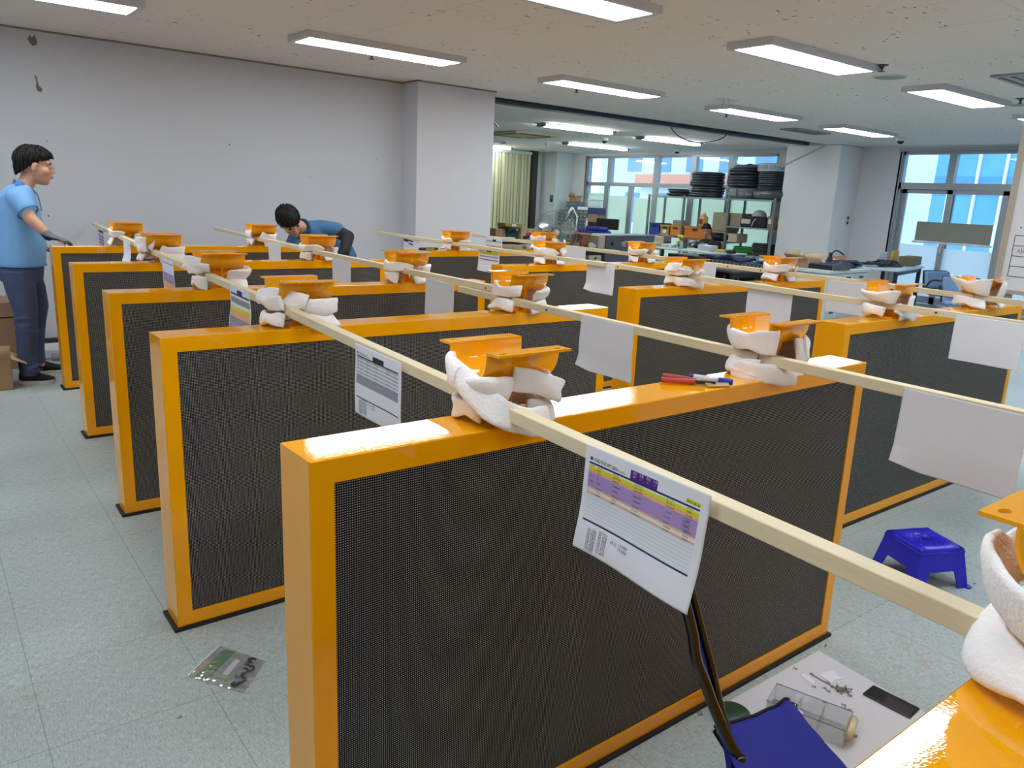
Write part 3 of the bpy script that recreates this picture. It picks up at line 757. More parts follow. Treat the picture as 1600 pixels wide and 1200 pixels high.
# ------------------------------------------------------------------ white foam wraps
def foam_wrap(pos, label, seed, high=0.0, rx=0.128, ry=0.090, strips=(), lower=True, left=0.0, wire=True, gap=0.35):
    t = thing('foam_wrap', label, 'foam wrap', pos, 0, 'white foam strips tied round the saddle posts')
    rr = random.Random(seed); mb = MB()
    def ribbon(P, W, wd, th, amp=.006, pinch=None):
        """padded strip: rounded section swept along P with width directions W"""
        n = len(P); rings = []; m = 16
        for i in range(n):
            tg = (P[min(i+1, n-1)]-P[max(i-1, 0)]).normalized()
            wv = (W[i]-tg*W[i].dot(tg)).normalized(); nv = tg.cross(wv)
            e = min(1.0, .55+.45*min(i, n-1-i)/1.5)
            w2, t2 = wd/2*(pinch[i] if pinch else 1), th/2
            ring = []
            for k in range(m):
                a = 2*PI*k/m; c_, s_ = math.cos(a), math.sin(a)
                u = math.copysign(abs(c_)**.55, c_)*w2; v = math.copysign(abs(s_)**.75, s_)*t2*e
                fold = .35*t2*math.sin(u/w2*2.3+i*.35+seed)
                p = P[i]+wv*u+nv*(v+fold)
                q = noise.noise_vector(p*17+Vector((seed, seed*.7, 0)))*amp+noise.noise_vector(p*60+Vector((seed, 1, 0)))*.0016
                ring.append(p+q)
            rings.append(ring)
        mb.loft(rings)
    def loop(zc, wd, tilt, a0, span, rxx, ryy, pin, up_=0):
        k1, k2 = rr.uniform(0, 6), rr.uniform(0, 6); n = 44; P = []; W = []; pc = []
        for i in range(n+1):
            a = a0+span*i/n
            q = 1+.07*math.sin(2*a+k1)+.04*math.sin(3*a+k2)
            sq = (abs(math.cos(a))**3+abs(math.sin(a))**3)**(-1/3)      # boxy loop
            x, y = rxx*q*math.cos(a)*sq*.92, ryy*math.sin(a)*sq*.95
            lf = max(0, -math.cos(a))
            x -= left*lf
            z = zc+.004*math.sin(2*a+k2)+pin*.010*lf**4+(up_*min(1, max(0, (-x+.0)/.05)) if up_ else 0)
            P.append(Vector((x, y, z)))
            tl = tilt+.30*math.sin(a+k1)
            W.append(Vector((math.cos(a)*math.sin(tl), math.sin(a)*math.sin(tl), math.cos(tl))))
            pc.append(1+.08*math.sin(2*a+k1)-.22*math.exp(-((a % (2*PI)-PI)/.35)**2))
        ribbon(P, W, wd, .019, pinch=pc)
    if lower: loop(.028, .056, -.28+rr.uniform(-.15, .15), -PI*.5+rr.uniform(-.4, .2), 2*PI*(1-gap*.35), rx, ry, 1)
    loop(.072+high*.6, .052+high*.9, .25+rr.uniform(-.2, .2), PI*1.55+rr.uniform(-.5, .5), 2*PI*(1-gap*.3), rx, ry, -1, .027)
    for path, wds, w_ in strips:
        P = smoothpath(path, 6); n = len(P)-1
        ribbon(P, [Vector(wds[0]).lerp(Vector(wds[1]), i/n) for i in range(n+1)], w_, .020)
    mb.build('foam_strip', FOAM, t)
    if wire:
        wm = MB(); bx = -.062; y = -.035+rr.uniform(-.02, .03); z0 = .064
        hw, hh = BW_/2+.002, BH_/2+.002
        wm.tube([(bx-hw, y, z0-hh), (bx-hw, y, z0+hh), (bx+hw, y+.01, z0+hh), (bx+hw, y+.01, z0-hh)], .0014, 6, closed=True)
        tw = [(bx-hw-.002, y, z0)]
        for k in range(1, 8): tw.append((bx-hw-.004-.003*k, y-.004*k+.003*math.sin(k*2.2), z0-.006*k+.003*math.cos(k*2.2)))
        wm.tube(tw, .0013, 6).tube([(bx-hw-.003, y, z0+.004), (bx-hw-.02, y-.012, z0+.03), (bx-hw-.018, y-.006, z0+.052)], .0012, 6)
        wm.build('wire_tie', WIRE, t)
    return t
def bk(k, s): return bracket_at(k, s)
foam_wrap(bk('A0', 0), 'big foam wrap cut by the right edge, on the nearest panel', 3, .02, .135, .10, left=.05)
foam_wrap(bk('A1', 0), 'foam wrap crossed over the batten on the front panel, at picture centre', 5, .0, .118, .09,
          strips=[([(-.118, .045, .115), (-.122, -.005, .105), (-.108, -.055, .078), (-.070, -.100, .040), (-.01, -.116, .020), (.05, -.108, .018)], ((.3, .2, 1), (.2, .1, 1)), .064),
                  ([(-.03, -.07, .112), (.02, -.095, .10), (.07, -.098, .085), (.115, -.07, .065)], ((-.1, 0, 1), (.2, 0, 1)), .055),
                  ([(-.06, .09, .128), (-.115, .05, .118), (-.13, .0, .105)], ((.2, 0, 1), (0, .1, 1)), .06)], gap=.5)
foam_wrap(bk('A1', 1), 'foam wrap beside the pliers and the marker, on the right saddle of the front panel', 9, .025, .118, .095,
          strips=[([(-.12, .03, .02), (-.125, -.03, .022), (-.07, -.095, .018), (.0, -.112, .012)], ((0, 0, 1), (.1, 0, 1)), .06),
                  ([(.06, -.09, .10), (.11, -.07, .075), (.14, -.03, .05)], ((-.3, 0, 1), (.2, 0, 1)), .07)], gap=.4)
foam_wrap(bk('A2', 0), 'foam wrap with a twisted wire, second back along the leftmost batten', 14, .005, .135, .092,
          strips=[([(-.13, .08, .10), (-.115, .02, .115), (-.07, -.05, .112), (-.01, -.09, .095)], ((.3, 0, 1), (0, 0, 1)), .058)])
foam_wrap(bk('A2', 1), 'foam wrap with a ragged right end, on the middle batten behind the pliers', 18, .01, .12, .09)
foam_wrap(bk('A3', 0), 'bow-shaped foam wrap third back along the leftmost batten', 23, .006, .135, .095,
          strips=[([(-.14, .09, .12), (-.12, .03, .125), (-.06, -.05, .11)], ((.35, 0, 1), (0, 0, 1)), .06)])
foam_wrap(bk('A3', 1), 'foam wrap on the right saddle of the third left panel, beside a wrinkled scrap', 27, .0, .125, .09)
foam_wrap(bk('A4', 0), 'foam wrap fourth back along the leftmost batten, in front of the wall', 31, .0, .13, .095,
          strips=[([(-.14, .07, .12), (-.11, .0, .125), (-.06, -.06, .105)], ((.4, 0, 1), (0, 0, 1)), .06)])
foam_wrap(bk('A4', 1), 'foam wrap just below the bending man, under the shiny saddle', 35, -.006, .125, .09)
foam_wrap(bk('A5', 0), 'rearmost foam wrap of the leftmost batten, near the gloved hand', 41, .0, .12, .09)
foam_wrap(bk('A5', 1), 'foam wrap left of the bending man head, on the rearmost left panel', 44, .006, .12, .09)
foam_wrap(bk('Ra', 0), 'broad foam wrap left of the whiteboard on the nearest right-row panel', 52, .02, .135, .095,
          strips=[([(-.05, -.07, .06), (-.03, -.10, .04), (.03, -.115, .018), (.09, -.10, .016)], ((.3, .2, 1), (.2, 0, 1)), .055)])
foam_wrap(bk('Ra', 1), 'foam wrap standing high round the saddle in front of the whiteboard', 57, .055, .128, .118, lower=True)
foam_wrap(bk('Rb', 0), 'folded foam wrap over the wide end face of the panel at picture centre right', 61, .0, .12, .09,
          strips=[([(-.13, .03, .115), (-.11, -.03, .118), (-.05, -.09, .10)], ((.5, 0, 1), (0, 0, 1)), .055), ([(-.1, -.05, .035), (-.05, -.10, .03), (.04, -.125, .01)], ((.3, .2, 1), (.3, 0, 1)), .05)])
foam_wrap(bk('Rb', 1), 'foam wrap just left of the black trays and white drawers', 66, .008, .12, .09)
foam_wrap(bk('Rc', 0), 'foam wrap in front of the round fan with its right end sticking up', 71, .01, .12, .09,
          strips=[([(.05, -.08, .09), (.10, -.05, .12), (.15, .0, .165)], ((-.5, 0, .8), (-.5, 0, .8)), .06)])
foam_wrap(bk('Rc', 1), 'foam wrap below the dark grey machine case', 75, .004, .12, .09)
foam_wrap(bk('Rd', 0), 'foam wrap right of the black and yellow cutter', 81, .0, .12, .09)
foam_wrap(bk('Rd', 1), 'foam wrap under the fan with a sheet covering its saddle', 85, .02, .125, .11)

# ------------------------------------------------------------------ sheets of paper hanging from the battens
PMAT = [PAPER] + [mat(n, c, .8, var=.02) for n, c in (('ink_navy', (38, 34, 96)), ('print_yellow', (222, 222, 20)), ('print_orange', (236, 178, 130)), ('print_purple', (176, 146, 205)),
        ('ink_violet', (84, 36, 132)), ('print_grey', (186, 186, 196)), ('ink_black', (40, 40, 48)), ('ink_pencil', (120, 124, 140)), ('print_pale_line', (218, 221, 229)), ('ink_white', (232, 226, 240)), ('print_dark_grey', (150, 150, 160)))]
W_, NV, YE, OR, PU, VI, GR, BK, PC, LN, WH, DG = range(12)
def sheet(B, yc, zt, label, kind='blank', wob=0.004, curl=0.0, skew=0.0, dx=0.0, h=0.21, w_=0.297, seed=0, lift=0.0, corner=False):
    rr = random.Random(seed+100); k1, k2 = rr.uniform(0, 6), rr.uniform(0, 6)
    y0 = yc+w_/2
    o = Vector((B(yc)-BW_/2-.0015+dx, yc, zt))
    def base(u, v):
        s = max(0, (v*h-.03))/h
        x = -curl*s*s-wob*s*(math.sin(u*5+k1)+.6*math.sin(v*7+k2))-lift*s
        y = w_/2-u*w_+skew*v*h
        z = -v*h
        bx = B(yc+y)-B(yc)
        if corner:        # lower left corner turned up
            c = max(0, .25-u)*max(0, v-.72)*4.5; x -= c*.05; z += c*.05
        return (x+bx, y, z)
    nu, nv = 50, 60
    bands = []
    if kind == 'colour':
        def mf(i, j):
            u, v = (i+.5)/nu, (j+.5)/nv
            if .40 < u < .625 and .06 < v < .145: return VI
            if .83 < u < .95 and .095 < v < .14: return YE
            if not .04 < u < .95: return W_
            if .145 < v < .165: return NV
            if .185 < v < .22: return YE
            if .22 < v < .25: return OR
            if .25 < v < .39: return PU
            if .39 < v < .405 or .425 < v < .455: return OR
            if .455 < v < .70: return LN if (j % 2) else W_
            if .70 < v < .72: return NV
            return W_
    elif kind == 'mono':
        def mf(i, j):
            u, v = (i+.5)/nu, (j+.5)/nv
            if .40 < u < .64 and .09 < v < .15: return BK
            if not .04 < u < .95: return W_
            if .15 < v < .17: return BK
            if .17 < v < .42: return GR if j % 3 else W_
            if .42 < v < .545: return DG
            if .735 < v < .75: return BK
            return W_
    elif kind == 'bands':
        def mf(i, j):
            u, v = (i+.5)/nu, (j+.5)/nv
            if .35 < u < .62 and .05 < v < .13: return VI
            if not .03 < u < .96: return W_
            if .14 < v < .16: return NV
            if .22 < v < .34: return DG
            if .40 < v < .46: return YE
            if .46 < v < .60: return OR
            if .60 < v < .74: return DG
            if .74 < v < .90: return PU
            return W_
    elif kind == 'bands2':
        def mf(i, j):
            u, v = (i+.5)/nu, (j+.5)/nv
            if not .03 < u < .96: return W_
            if .10 < v < .125: return NV
            if .36 < v < .52: return PU
            if .52 < v < .62: return DG
            if .62 < v < .78: return OR
            return W_
    elif kind == 'violet':
        def mf(i, j):
            v = (j+.5)/nv
            return PU if .2 < v < .9 and (j % 8) < 6 else (NV if .08 < v < .16 else W_)
    elif kind == 'yellowline':
        def mf(i, j):
            u, v = (i+.5)/nu, (j+.5)/nv
            if .40 < u < .62 and .14 < v < .2: return BK
            if not .05 < u < .95: return W_
            if .2 < v < .3: return YE
            if .36 < v < .42: return PU
            if .5 < v < .53: return NV
            return W_
    elif kind == 'orangeblock':
        def mf(i, j):
            u, v = (i+.5)/nu, (j+.5)/nv
            if .42 < u < .62 and .12 < v < .2: return BK
            if not .06 < u < .94: return W_
            if .2 < v < .24: return NV
            if .42 < v < .85: return OR
            return W_
    else:
        mf = None
    mb = MB(); mb.grid(lambda u, v: base(1-u, v), nu, nv, .0004, True, None, (lambda i, j: mf(nu-1-i, j)) if mf else None)
    def on(u0, v0):
        def fn(a, b):
            p = base(u0+a/w_, v0-b/h); return (p[0]-.0008, p[1], p[2])
        return fn
    if kind in ('colour', 'mono'):
        ink = BK
        text_geo(mb, '\u25a0 \uc11c\uc6b8/\uac15\ub0a8 BIT A/S', .0085, on(.045, .13), ink)
        text_geo(mb, '2023. 05. 18 (\ubaa9)', .0052, on(.24, .135), PC)
        rows = [(.182, .0042), (.212, .0045), (.243, .0042), (.29, .0042), (.335, .0042), (.382, .0042), (.418, .0038), (.448, .0042)]
        cols = ((.05, 6), (.12, 8), (.26, 12), (.44, 14), (.70, 12), (.85, 10))
        for v, sz in rows:
            for cu, n in cols:
                s = ''.join(rr.choice('0123456789-.: ') for _ in range(rr.randint(max(2, n-4), n)))
                text_geo(mb, s, sz, on(cu, v), ink)
        if kind == 'colour':
            for cu, s in ((.42, 'LED'), (.475, '\ubaa8\ub4c8'), (.53, '\uc804\uc6d0'), (.585, '\uc218\ub7c9')): text_geo(mb, s, .0055, on(cu, .095), WH)
            for cu, s in ((.425, '24'), (.485, '1'), (.54, '1'), (.595, '1')): text_geo(mb, s, .0055, on(cu, .125), WH)
            text_geo(mb, '2023. 06. 01', .006, on(.84, .13), BK)
            for q in range(5): text_geo(mb, '1-%d 2-%d 3-%d' % (q+1, q+3, q+2), .0042, on(.83, .27+.024*q), ink)
        # pencil notes under the heavy rule
        for r_ in range(8):
            text_geo(mb, '%d-%03d' % (rr.randint(10, 39), rr.randint(0, 999)), .0085, on(.10, .79+.027*r_), PC)
            if r_ < 7: text_geo(mb, '%d-%03d' % (rr.randint(10, 39), rr.randint(0, 999)), .0085, on(.20, .775+.03*r_), PC)
        text_geo(mb, '(A.5)', .0085, on(.31, .80), PC); text_geo(mb, '13-008', .0085, on(.38, .79), PC); text_geo(mb, '19-096', .0085, on(.38, .83), PC)
    if kind == 'inkmark':
        mb.cur = 1
        for (u0, v0, u1, v1) in ((.02, .12, .30, .18), (.02, .18, .30, .24), (.28, .16, .62, .22), (.33, .3, .6, .36)):
            mb.add([(base(a, b)[0]-.0008, base(a, b)[1], base(a, b)[2]) for a, b in ((u0, v0), (u1, v0+.04), (u1, v1+.04), (u0, v1))], [[0, 1, 2, 3]], False, NV)
    O = mb.build('paper_sheet', PMAT, None, o)
    return tag(O, label, 'sheet of paper', 'paper sheets hanging from the battens')
ZT = BZ+.008
sheet(B1, 0.852, ZT-.012, 'landscape sheet printed with yellow and purple rows in the foreground', 'colour', .006, .012, seed=1, skew=.05)
sheet(B1, 1.90, ZT-.010, 'black and white printed form hanging before the second left panel', 'mono', .004, .0, seed=2)
sheet(B1, 3.24, ZT+.004, 'sheet with grey, yellow and purple bands on the leftmost batten', 'bands', .01, .02, seed=3)
sheet(B1, 4.66, ZT-.006, 'sheet with a navy line and purple band, beside the third left foam wrap', 'bands2', .004, .0, seed=4)
sheet(B1, 6.01, ZT+.004, 'narrow-looking blank sheet in front of the panel the man leans on', 'blank', .012, .05, seed=5)
sheet(B1, 7.29, ZT+.010, 'violet striped sheet close to the wall end of the leftmost batten', 'violet', .006, .0, seed=6)
sheet(B2, 0.762, ZT+.0, 'large blank sheet with a rounded corner at the right edge, above the blue stool', 'blank', .005, .0, seed=7, corner=True)
sheet(B2, 2.06, ZT-.008, 'creased blank sheet behind the pliers, hanging over the second left panel end', 'blank', .008, .0, seed=8, corner=True)
sheet(B2, 3.34, ZT-.006, 'plain white sheet on the middle batten above the second left panel', 'blank', .002, .0, seed=9)
sheet(B2, 4.617, ZT-.014, 'blank white sheet below the bending man, right of his saddle', 'blank', .002, .0, seed=10)
sheet(B2, 5.945, ZT-.012, 'small blank sheet under the bending man, left of the shiny saddle', 'blank', .003, .0, seed=11)
sheet(B3, 1.42, ZT-.006, 'big blank white sheet at the right edge before the whiteboard', 'blank', .002, .0, seed=12)
sheet(B3, 2.59, ZT-.004, 'blank sheet behind the saddle next to the pliers', 'blank', .003, .0, seed=13, dx=.025)
sheet(B3, 4.01, ZT-.006, 'blank sheet with a cut lower left corner, before the third right-row panel', 'blank', .006, .0, seed=14, dx=.02, corner=True)
sheet(B3, 5.374, ZT+.004, 'sheet with a bright yellow line at the left end of the third right-row panel', 'yellowline', .004, .015, seed=15)
sheet(B3, 6.645, ZT+.004, 'sheet with dark blue ink marks behind the cutter, in front of the pillar', 'inkmark', .003, .0, seed=16)
sheet(B4, 2.69, ZT-.014, 'blank sheet left of the broad foam wrap, partly hidden by a batten', 'blank', .003, .0, seed=17, dx=.02)
sheet(B4, 3.94, ZT-.006, 'blank sheet between the folded foam wrap and the black trays', 'blank', .004, .0, seed=18, dx=.02)
sheet(B4, 5.43, ZT-.004, 'faint blank sheet right of the fan, under the fourth batten line', 'blank', .003, .0, seed=19)
sheet(B4, 6.69, ZT+.002, 'sheet with a pale orange block in front of the brown boxes', 'orangeblock', .003, .0, seed=20)

# ------------------------------------------------------------------ foreground floor things
MATM = mat('pale_grey_foam_sheet', (214, 214, 220), .7, var=.05, scale=5)
tag(MB().add([(1.84, .30, 0), (2.40, .30, 0), (2.478, 1.272, 0), (1.96, 1.272, 0), (1.84, .30, .004), (2.40, .30, .004), (2.478, 1.272, .004), (1.96, 1.272, .004)],
        [[3, 2, 1, 0], [4, 5, 6, 7], [0, 1, 5, 4], [1, 2, 6, 5], [2, 3, 7, 6], [3, 0, 4, 7]]).build('floor_mat', MATM), 'pale grey sheet on the floor with screws and a phone on it', 'mat')
MZ = .004
# phone
ph = thing('phone', 'black phone lying on the pale grey floor sheet', 'phone', (2.403, .965, MZ), math.radians(3))
MB().box((0, 0, .0042), (.076, .155, .0082), bev=.0035).build('body', mat('black_phone_body', (18, 18, 20), .35), ph)
MB().box((0, 0, .0085), (.069, .147, .0005)).build('screen', mat('black_glass', (12, 12, 14), .06, spec=.6), ph)
# clear organiser box
CLEAR = bpy.data.materials.new('clear_plastic'); CLEAR.use_nodes = True
def _clear(m, tint=(.96, .97, .97), g=.16, white=.06):
    N, L = nodes_of(m); N.remove(N['Principled BSDF']); out = N['Material Output']
    tr = N.new('ShaderNodeBsdfTransparent'); tr.inputs['Color'].default_value = tint+(1,)
    gl = N.new('ShaderNodeBsdfGlossy'); gl.inputs['Roughness'].default_value = .08
    df = N.new('ShaderNodeBsdfDiffuse'); df.inputs['Color'].default_value = (.9, .9, .9, 1)
    nz = N.new('ShaderNodeTexNoise'); nz.inputs['Scale'].default_value = 40
    a = N.new('ShaderNodeMixShader'); a.inputs[0].default_value = g; L.new(tr.outputs[0], a.inputs[1]); L.new(gl.outputs[0], a.inputs[2])
    b = N.new('ShaderNodeMixShader'); L.new(mth(N, L, 'MULTIPLY', nz.outputs['Fac'], white*2), b.inputs[0]); L.new(a.outputs[0], b.inputs[1]); L.new(df.outputs[0], b.inputs[2])
    L.new(b.outputs[0], out.inputs['Surface'])
_clear(CLEAR)
ob = thing('organizer_box', 'clear plastic organizer box beside the blue chair', 'box', (2.075, 1.065, MZ), math.radians(-71.5))
L_, Wd, H_ = .235, .112, .058
b = MB()
for a, c in (((-L_/2, -Wd/2, 0), (L_/2, Wd/2, .002)), ((-L_/2, -Wd/2, 0), (L_/2, -Wd/2+.002, H_)), ((-L_/2, Wd/2-.002, 0), (L_/2, Wd/2, H_)), ((-L_/2, -Wd/2, 0), (-L_/2+.002, Wd/2, H_)), ((L_/2-.002, -Wd/2, 0), (L_/2, Wd/2, H_))): b.span(a, c)
b.build('tray', CLEAR, ob)
b = MB(); b.tube([(-L_/2, -Wd/2, H_), (L_/2, -Wd/2, H_), (L_/2, Wd/2, H_), (-L_/2, Wd/2, H_)], .0014, 6, closed=True); b.build('rim', mat('grey_clear_rim', (110, 116, 120), .3), ob)
for k in (-.035, .035): MB().span((k-.001, -Wd/2+.002, .002), (k+.001, Wd/2-.002, .045)).build('divider', CLEAR, ob)
MB().tube([(L_/2+.006, -Wd/2+.01, .04), (L_/2+.006, Wd/2-.01, .04)], .014, 12).build('grip', mat('yellowed_clear_grip', (226, 214, 168), .3), ob)
tg = MB().box((-.045, .0, .02), (.06, .045, .02), .2, bev=.008).build('sachet', mat('white_sachet', (232, 234, 240), .5)); tag(tg, 'small white sachet with blue edge inside the clear organizer box', 'packet'); tg.location = (2.06, 1.10, MZ+.0); tg.rotation_euler = (0, 0, .3); tg.data.transform(Matrix.Translation((.045, 0, -.009)))
# paper scraps
def scrap(pts, label, z=MZ+.0012):
    n = len(pts); cx, cy = sum(p[0] for p in pts)/n, sum(p[1] for p in pts)/n
    m = MB(); m.add([(p[0]-cx, p[1]-cy, .0) for p in pts]+[(p[0]-cx, p[1]-cy, .0012) for p in pts], [list(range(n-1, -1, -1)), [n+i for i in range(n)]]+[[i, (i+1) % n, n+(i+1) % n, n+i] for i in range(n)])
    o = m.build('paper_scrap', PAPER, None, (cx, cy, z-.0006)); tag(o, label, 'paper scrap')
scrap([(2.338, 1.183), (2.372, 1.182), (2.405, 1.17), (2.396, 1.15), (2.386, 1.126), (2.36, 1.137), (2.332, 1.133)], 'square white paper scrap under the steel pick on the floor sheet')
scrap([(2.281, 1.222), (2.300, 1.218), (2.304, 1.20), (2.290, 1.168), (2.272, 1.167), (2.270, 1.19)], 'narrow torn paper scrap left of the steel pick')
STEEL = mat('bright_steel', (176, 172, 166), .3, metal=.9)
tag(MB().tube([(0, 0, .004), (.0, -.012, .004), (0, -.016, .003), (-.003, -.115, .003)], [.0035, .0035, .0022, .0018], 8).build('steel_pick', STEEL, None, (2.318, 1.206, MZ)), 'thin steel pick lying across the screws on the floor sheet', 'tool')
# screws
def screw_mesh():
    m = MB(); m.tube([(0, 0, 0), (.011, 0, 0)], .0017, 7).tube([(-.003, 0, 0), (-.002, 0, 0), (0, 0, 0)], [.0024, .0038, .0036], 8); return m
sc0 = None
spots = [(2.3, 1.249), (2.261, 1.153), (2.284, 1.129), (2.279, 1.112), (2.354, 1.075), (2.319, 1.057), (2.211, 1.09), (2.254, 1.041), (2.242, 1.034), (2.243, 1.021), (2.141, .94)]
rs = random.Random(4)
pile = [(2.316+rs.gauss(0, .010), 1.098+rs.gauss(0, .018)) for _ in range(24)]
for k, (x, y) in enumerate(spots+pile):
    if sc0 is None: o = sc0 = screw_mesh().build('screw', STEEL)
    else: o = sc0.copy(); COL.objects.link(o)
    o.location = (x, y, MZ+.004+(.004*(k % 3) if k >= len(spots) else 0)); o.rotation_euler = (rs.uniform(-.3, .3), rs.uniform(-.25, .25), rs.uniform(0, 6.3))
    if k < len(spots): tag(o, 'single short screw lying loose on the pale floor sheet', 'screw', 'loose screws on the floor sheet')
    else: tag(o, 'short steel screw in the little heap on the floor sheet', 'screw', 'heaped screws on the floor sheet')
o = MB().lathe([(.003, 0), (.003, .006), (.005, .007), (.005, .011), (.002, .013), (.002, .018)], 10).build('brass_standoff', mat('brass', (190, 150, 80), .3, metal=.9), None, (2.337, 1.088, MZ)); tag(o, 'small brass standoff standing upright beside the screw heap', 'standoff')
for x, y, lb in ((2.285, 1.008+.27, 'screw on bare floor at the right foot of the front panel'), (.489, 2.161, 'single screw on the floor in front of the plastic bag'), (.643, 5.455, 'single screw on the floor left of the fourth panel'), (3.561, 1.179, 'tiny screw on the floor right of the blue stool')):
    o = sc0.copy(); COL.objects.link(o); o.location = (x+.25 if y > 1.27 and x > 2 and x < 3 else x, y, .004); o.rotation_euler = (0, 0, x*7); tag(o, lb, 'screw')
# green tape roll
gt = tag(MB().lathe([(.050, 0), (.055, .003), (.055, .022), (.050, .026)], 28).build('tape_roll', mat('dark_green_tape', (24, 66, 46), .4), None, (1.895, 1.215, .0)), 'dark green roll standing behind the blue folding chair', 'tape roll')

# ------------------------------------------------------------------ blue step stool
BLUE = mat('royal_blue_plastic', (34, 26, 196), .32, var=.04, spec=.45)
st = thing('step_stool', 'low royal blue plastic stool on the floor between the rows', 'stool', (3.43, 1.363, 0), math.radians(-24))
b = MB(); h2, ht, T_ = .108, .18, .004; hb = .138
def P_(sx, sy, z): t = z/ht; h = hb+(h2-hb)*t; return (sx*h, sy*h, z)
# moulded skirt: four sides with arched openings between corner legs
for k in range(4):
    rot = Matrix.Rotation(k*PI/2, 3, 'Z')
    n = 16; top = []; bot = []
    for i in range(n+1):
        u = -1+2*i/n
        ed = max(0.0, (abs(u)-.52)/.06); z_ = .078 if abs(u) < .52 else max(0.0, .078*(1-ed))
        top.append(Vector(P_(u, -1, ht-.004))); bot.append(Vector(P_(u, -1, z_)))
    vs = []
    for off in (0, T_):
        vs += [rot @ (p+Vector((0, off, 0))) for p in top]+[rot @ (p+Vector((0, off, 0))) for p in bot]
    q = n+1; fs = []
    for i in range(n):
        fs += [[i, i+1, q+i+1, q+i], [2*q+i+1, 2*q+i, 3*q+i, 3*q+i+1], [q+i, q+i+1, 3*q+i+1, 3*q+i]]
    b.add(vs, fs)
    # rib rim along the upper edge and the corner feet
    b.tube([rot @ Vector(P_(-1, -1, ht-.02)), rot @ Vector(P_(1, -1, ht-.02))], .005, 8)
    b.box(rot @ Vector(P_(-1, -1, .006)), (.026, .026, .012), k*PI/2, bev=.004)
b.build('skirt', BLUE, st)
b = MB(); m = 40; inn = []; out = []
for k in range(m):
    a = 2*PI*k/m; c_, s_ = math.cos(a), math.sin(a); q = .109/((abs(c_)**8+abs(s_)**8)**(1/8)); out.append((q*c_, q*s_)); inn.append((.019*c_, .019*s_))
vs = [(x, y, ht) for x, y in inn]+[(x*.93, y*.93, ht) for x, y in out]+[(x, y, ht-.008) for x, y in out]+[(x, y, ht-.012) for x, y in inn]
fs = [[r*m+k, r*m+(k+1) % m, (r+1)*m+(k+1) % m, (r+1)*m+k] for r in range(2) for k in range(m)]+[[k, (k+1) % m, 3*m+(k+1) % m, 3*m+k] for k in range(m)]
b.add(vs, fs, True)
for r in (.038, .05, .065, .08):
    for k in range(int(r*420)):
        a = 2*PI*k/int(r*420); b.ell((r*math.cos(a), r*math.sin(a), ht), (.003, .003, .0024), n=6, m=4)
b.build('seat_top', BLUE, st)

# ------------------------------------------------------------------ blue folding chair (cut by the bottom edge)
FAB = mat('royal_blue_canvas', (38, 46, 160), .8, var=.10, scale=9, bump=.15, bscale=400)
BTUBE = mat('black_enamel_tube', (14, 14, 16), .2, coat=.6)
fc = thing('folding_chair', 'small blue canvas folding chair with black tube, cut by the bottom edge', 'chair', (1.40, .80, 0))
o_ = Vector((1.40, .80, 0))
def L3(x, y, z): return (x-o_.x, y-o_.y, z)
S00, S10, S11, S01 = Vector((1.345, .900, .405)), Vector((1.590, .868, .395)), Vector((1.46, .60, .395)), Vector((1.20, .68, .405))
def seat(u, v):
    p = (S00*(1-u)+S10*u)*(1-v)+(S01*(1-u)+S11*u)*v
    p = p-o_; p.z = p.z-.012*math.sin(PI*u)*(.6+.4*math.sin(PI*v))+.010*math.exp(-((u-.93)/.06)**2)*math.exp(-(v/.15)**2)+.004*noise.noise(Vector((u*5, v*5, 2)))
    return p
b = MB(); b.grid(seat, 24, 24, .004); b.build('seat', FAB, fc)
b = MB(); b.tube([Vector(seat(u/16, 0))+Vector((0, .003, .002)) for u in range(17)], .0045, 6); b.build('seat_edging', mat('dark_navy_binding', (16, 18, 40), .7), fc)
# backrest: bent black tube in front, canvas sleeve behind it
t1 = smoothpath([L3(1.313, 0.817, .40), L3(1.306, 0.844, .435), L3(1.300, 0.882, .49), L3(1.290, 0.907, .545), L3(1.271, 0.922, .60), L3(1.266, 0.937, .66), L3(1.248, 0.967, .76), L3(1.228, 0.992, .84)], 8)
b = MB(); b.tube(t1, .0125, 12); b.build('back_tube', BTUBE, fc)
MB().lathe([(.012, 0), (.012, .055)], 14, L3(1.311, 0.807, .352)).build('tube_sleeve', BTUBE, fc)
t2 = smoothpath([L3(1.273, 0.782, .30), L3(1.328, 0.847, .40), L3(1.343, 0.897, .47), L3(1.348, 0.937, .55), L3(1.333, 0.967, .64), L3(1.298, 1.007, .80)], 8)
b = MB(); b.tube(t2, .0095, 10); b.build('back_tube', BTUBE, fc)
def backf(u, v):
    i = min(len(t1)-1, int(u*(len(t1)-1))); j = min(len(t2)-1, int(u*(len(t2)-1)))
    return t2[j].lerp(t1[i], v)+Vector((-.008, .006, 0))
b = MB(); b.grid(backf, 30, 6, .004); b.build('back_canvas', FAB, fc)
for a, c in (((1.21, .69, .40), (1.60, .86, .012)), ((1.60, .86, .39), (1.19, .70, .012)), ((1.345, .90, .40), (1.47, .60, .012)), ((1.46, .60, .39), (1.35, .905, .012))):
    MB().tube([L3(*a), L3(*c)], .009, 10).build('leg', BTUBE, fc)
MB().ell(L3(1.262, .89, .485), (.006, .006, .006)).build('rivet', STEEL, fc)

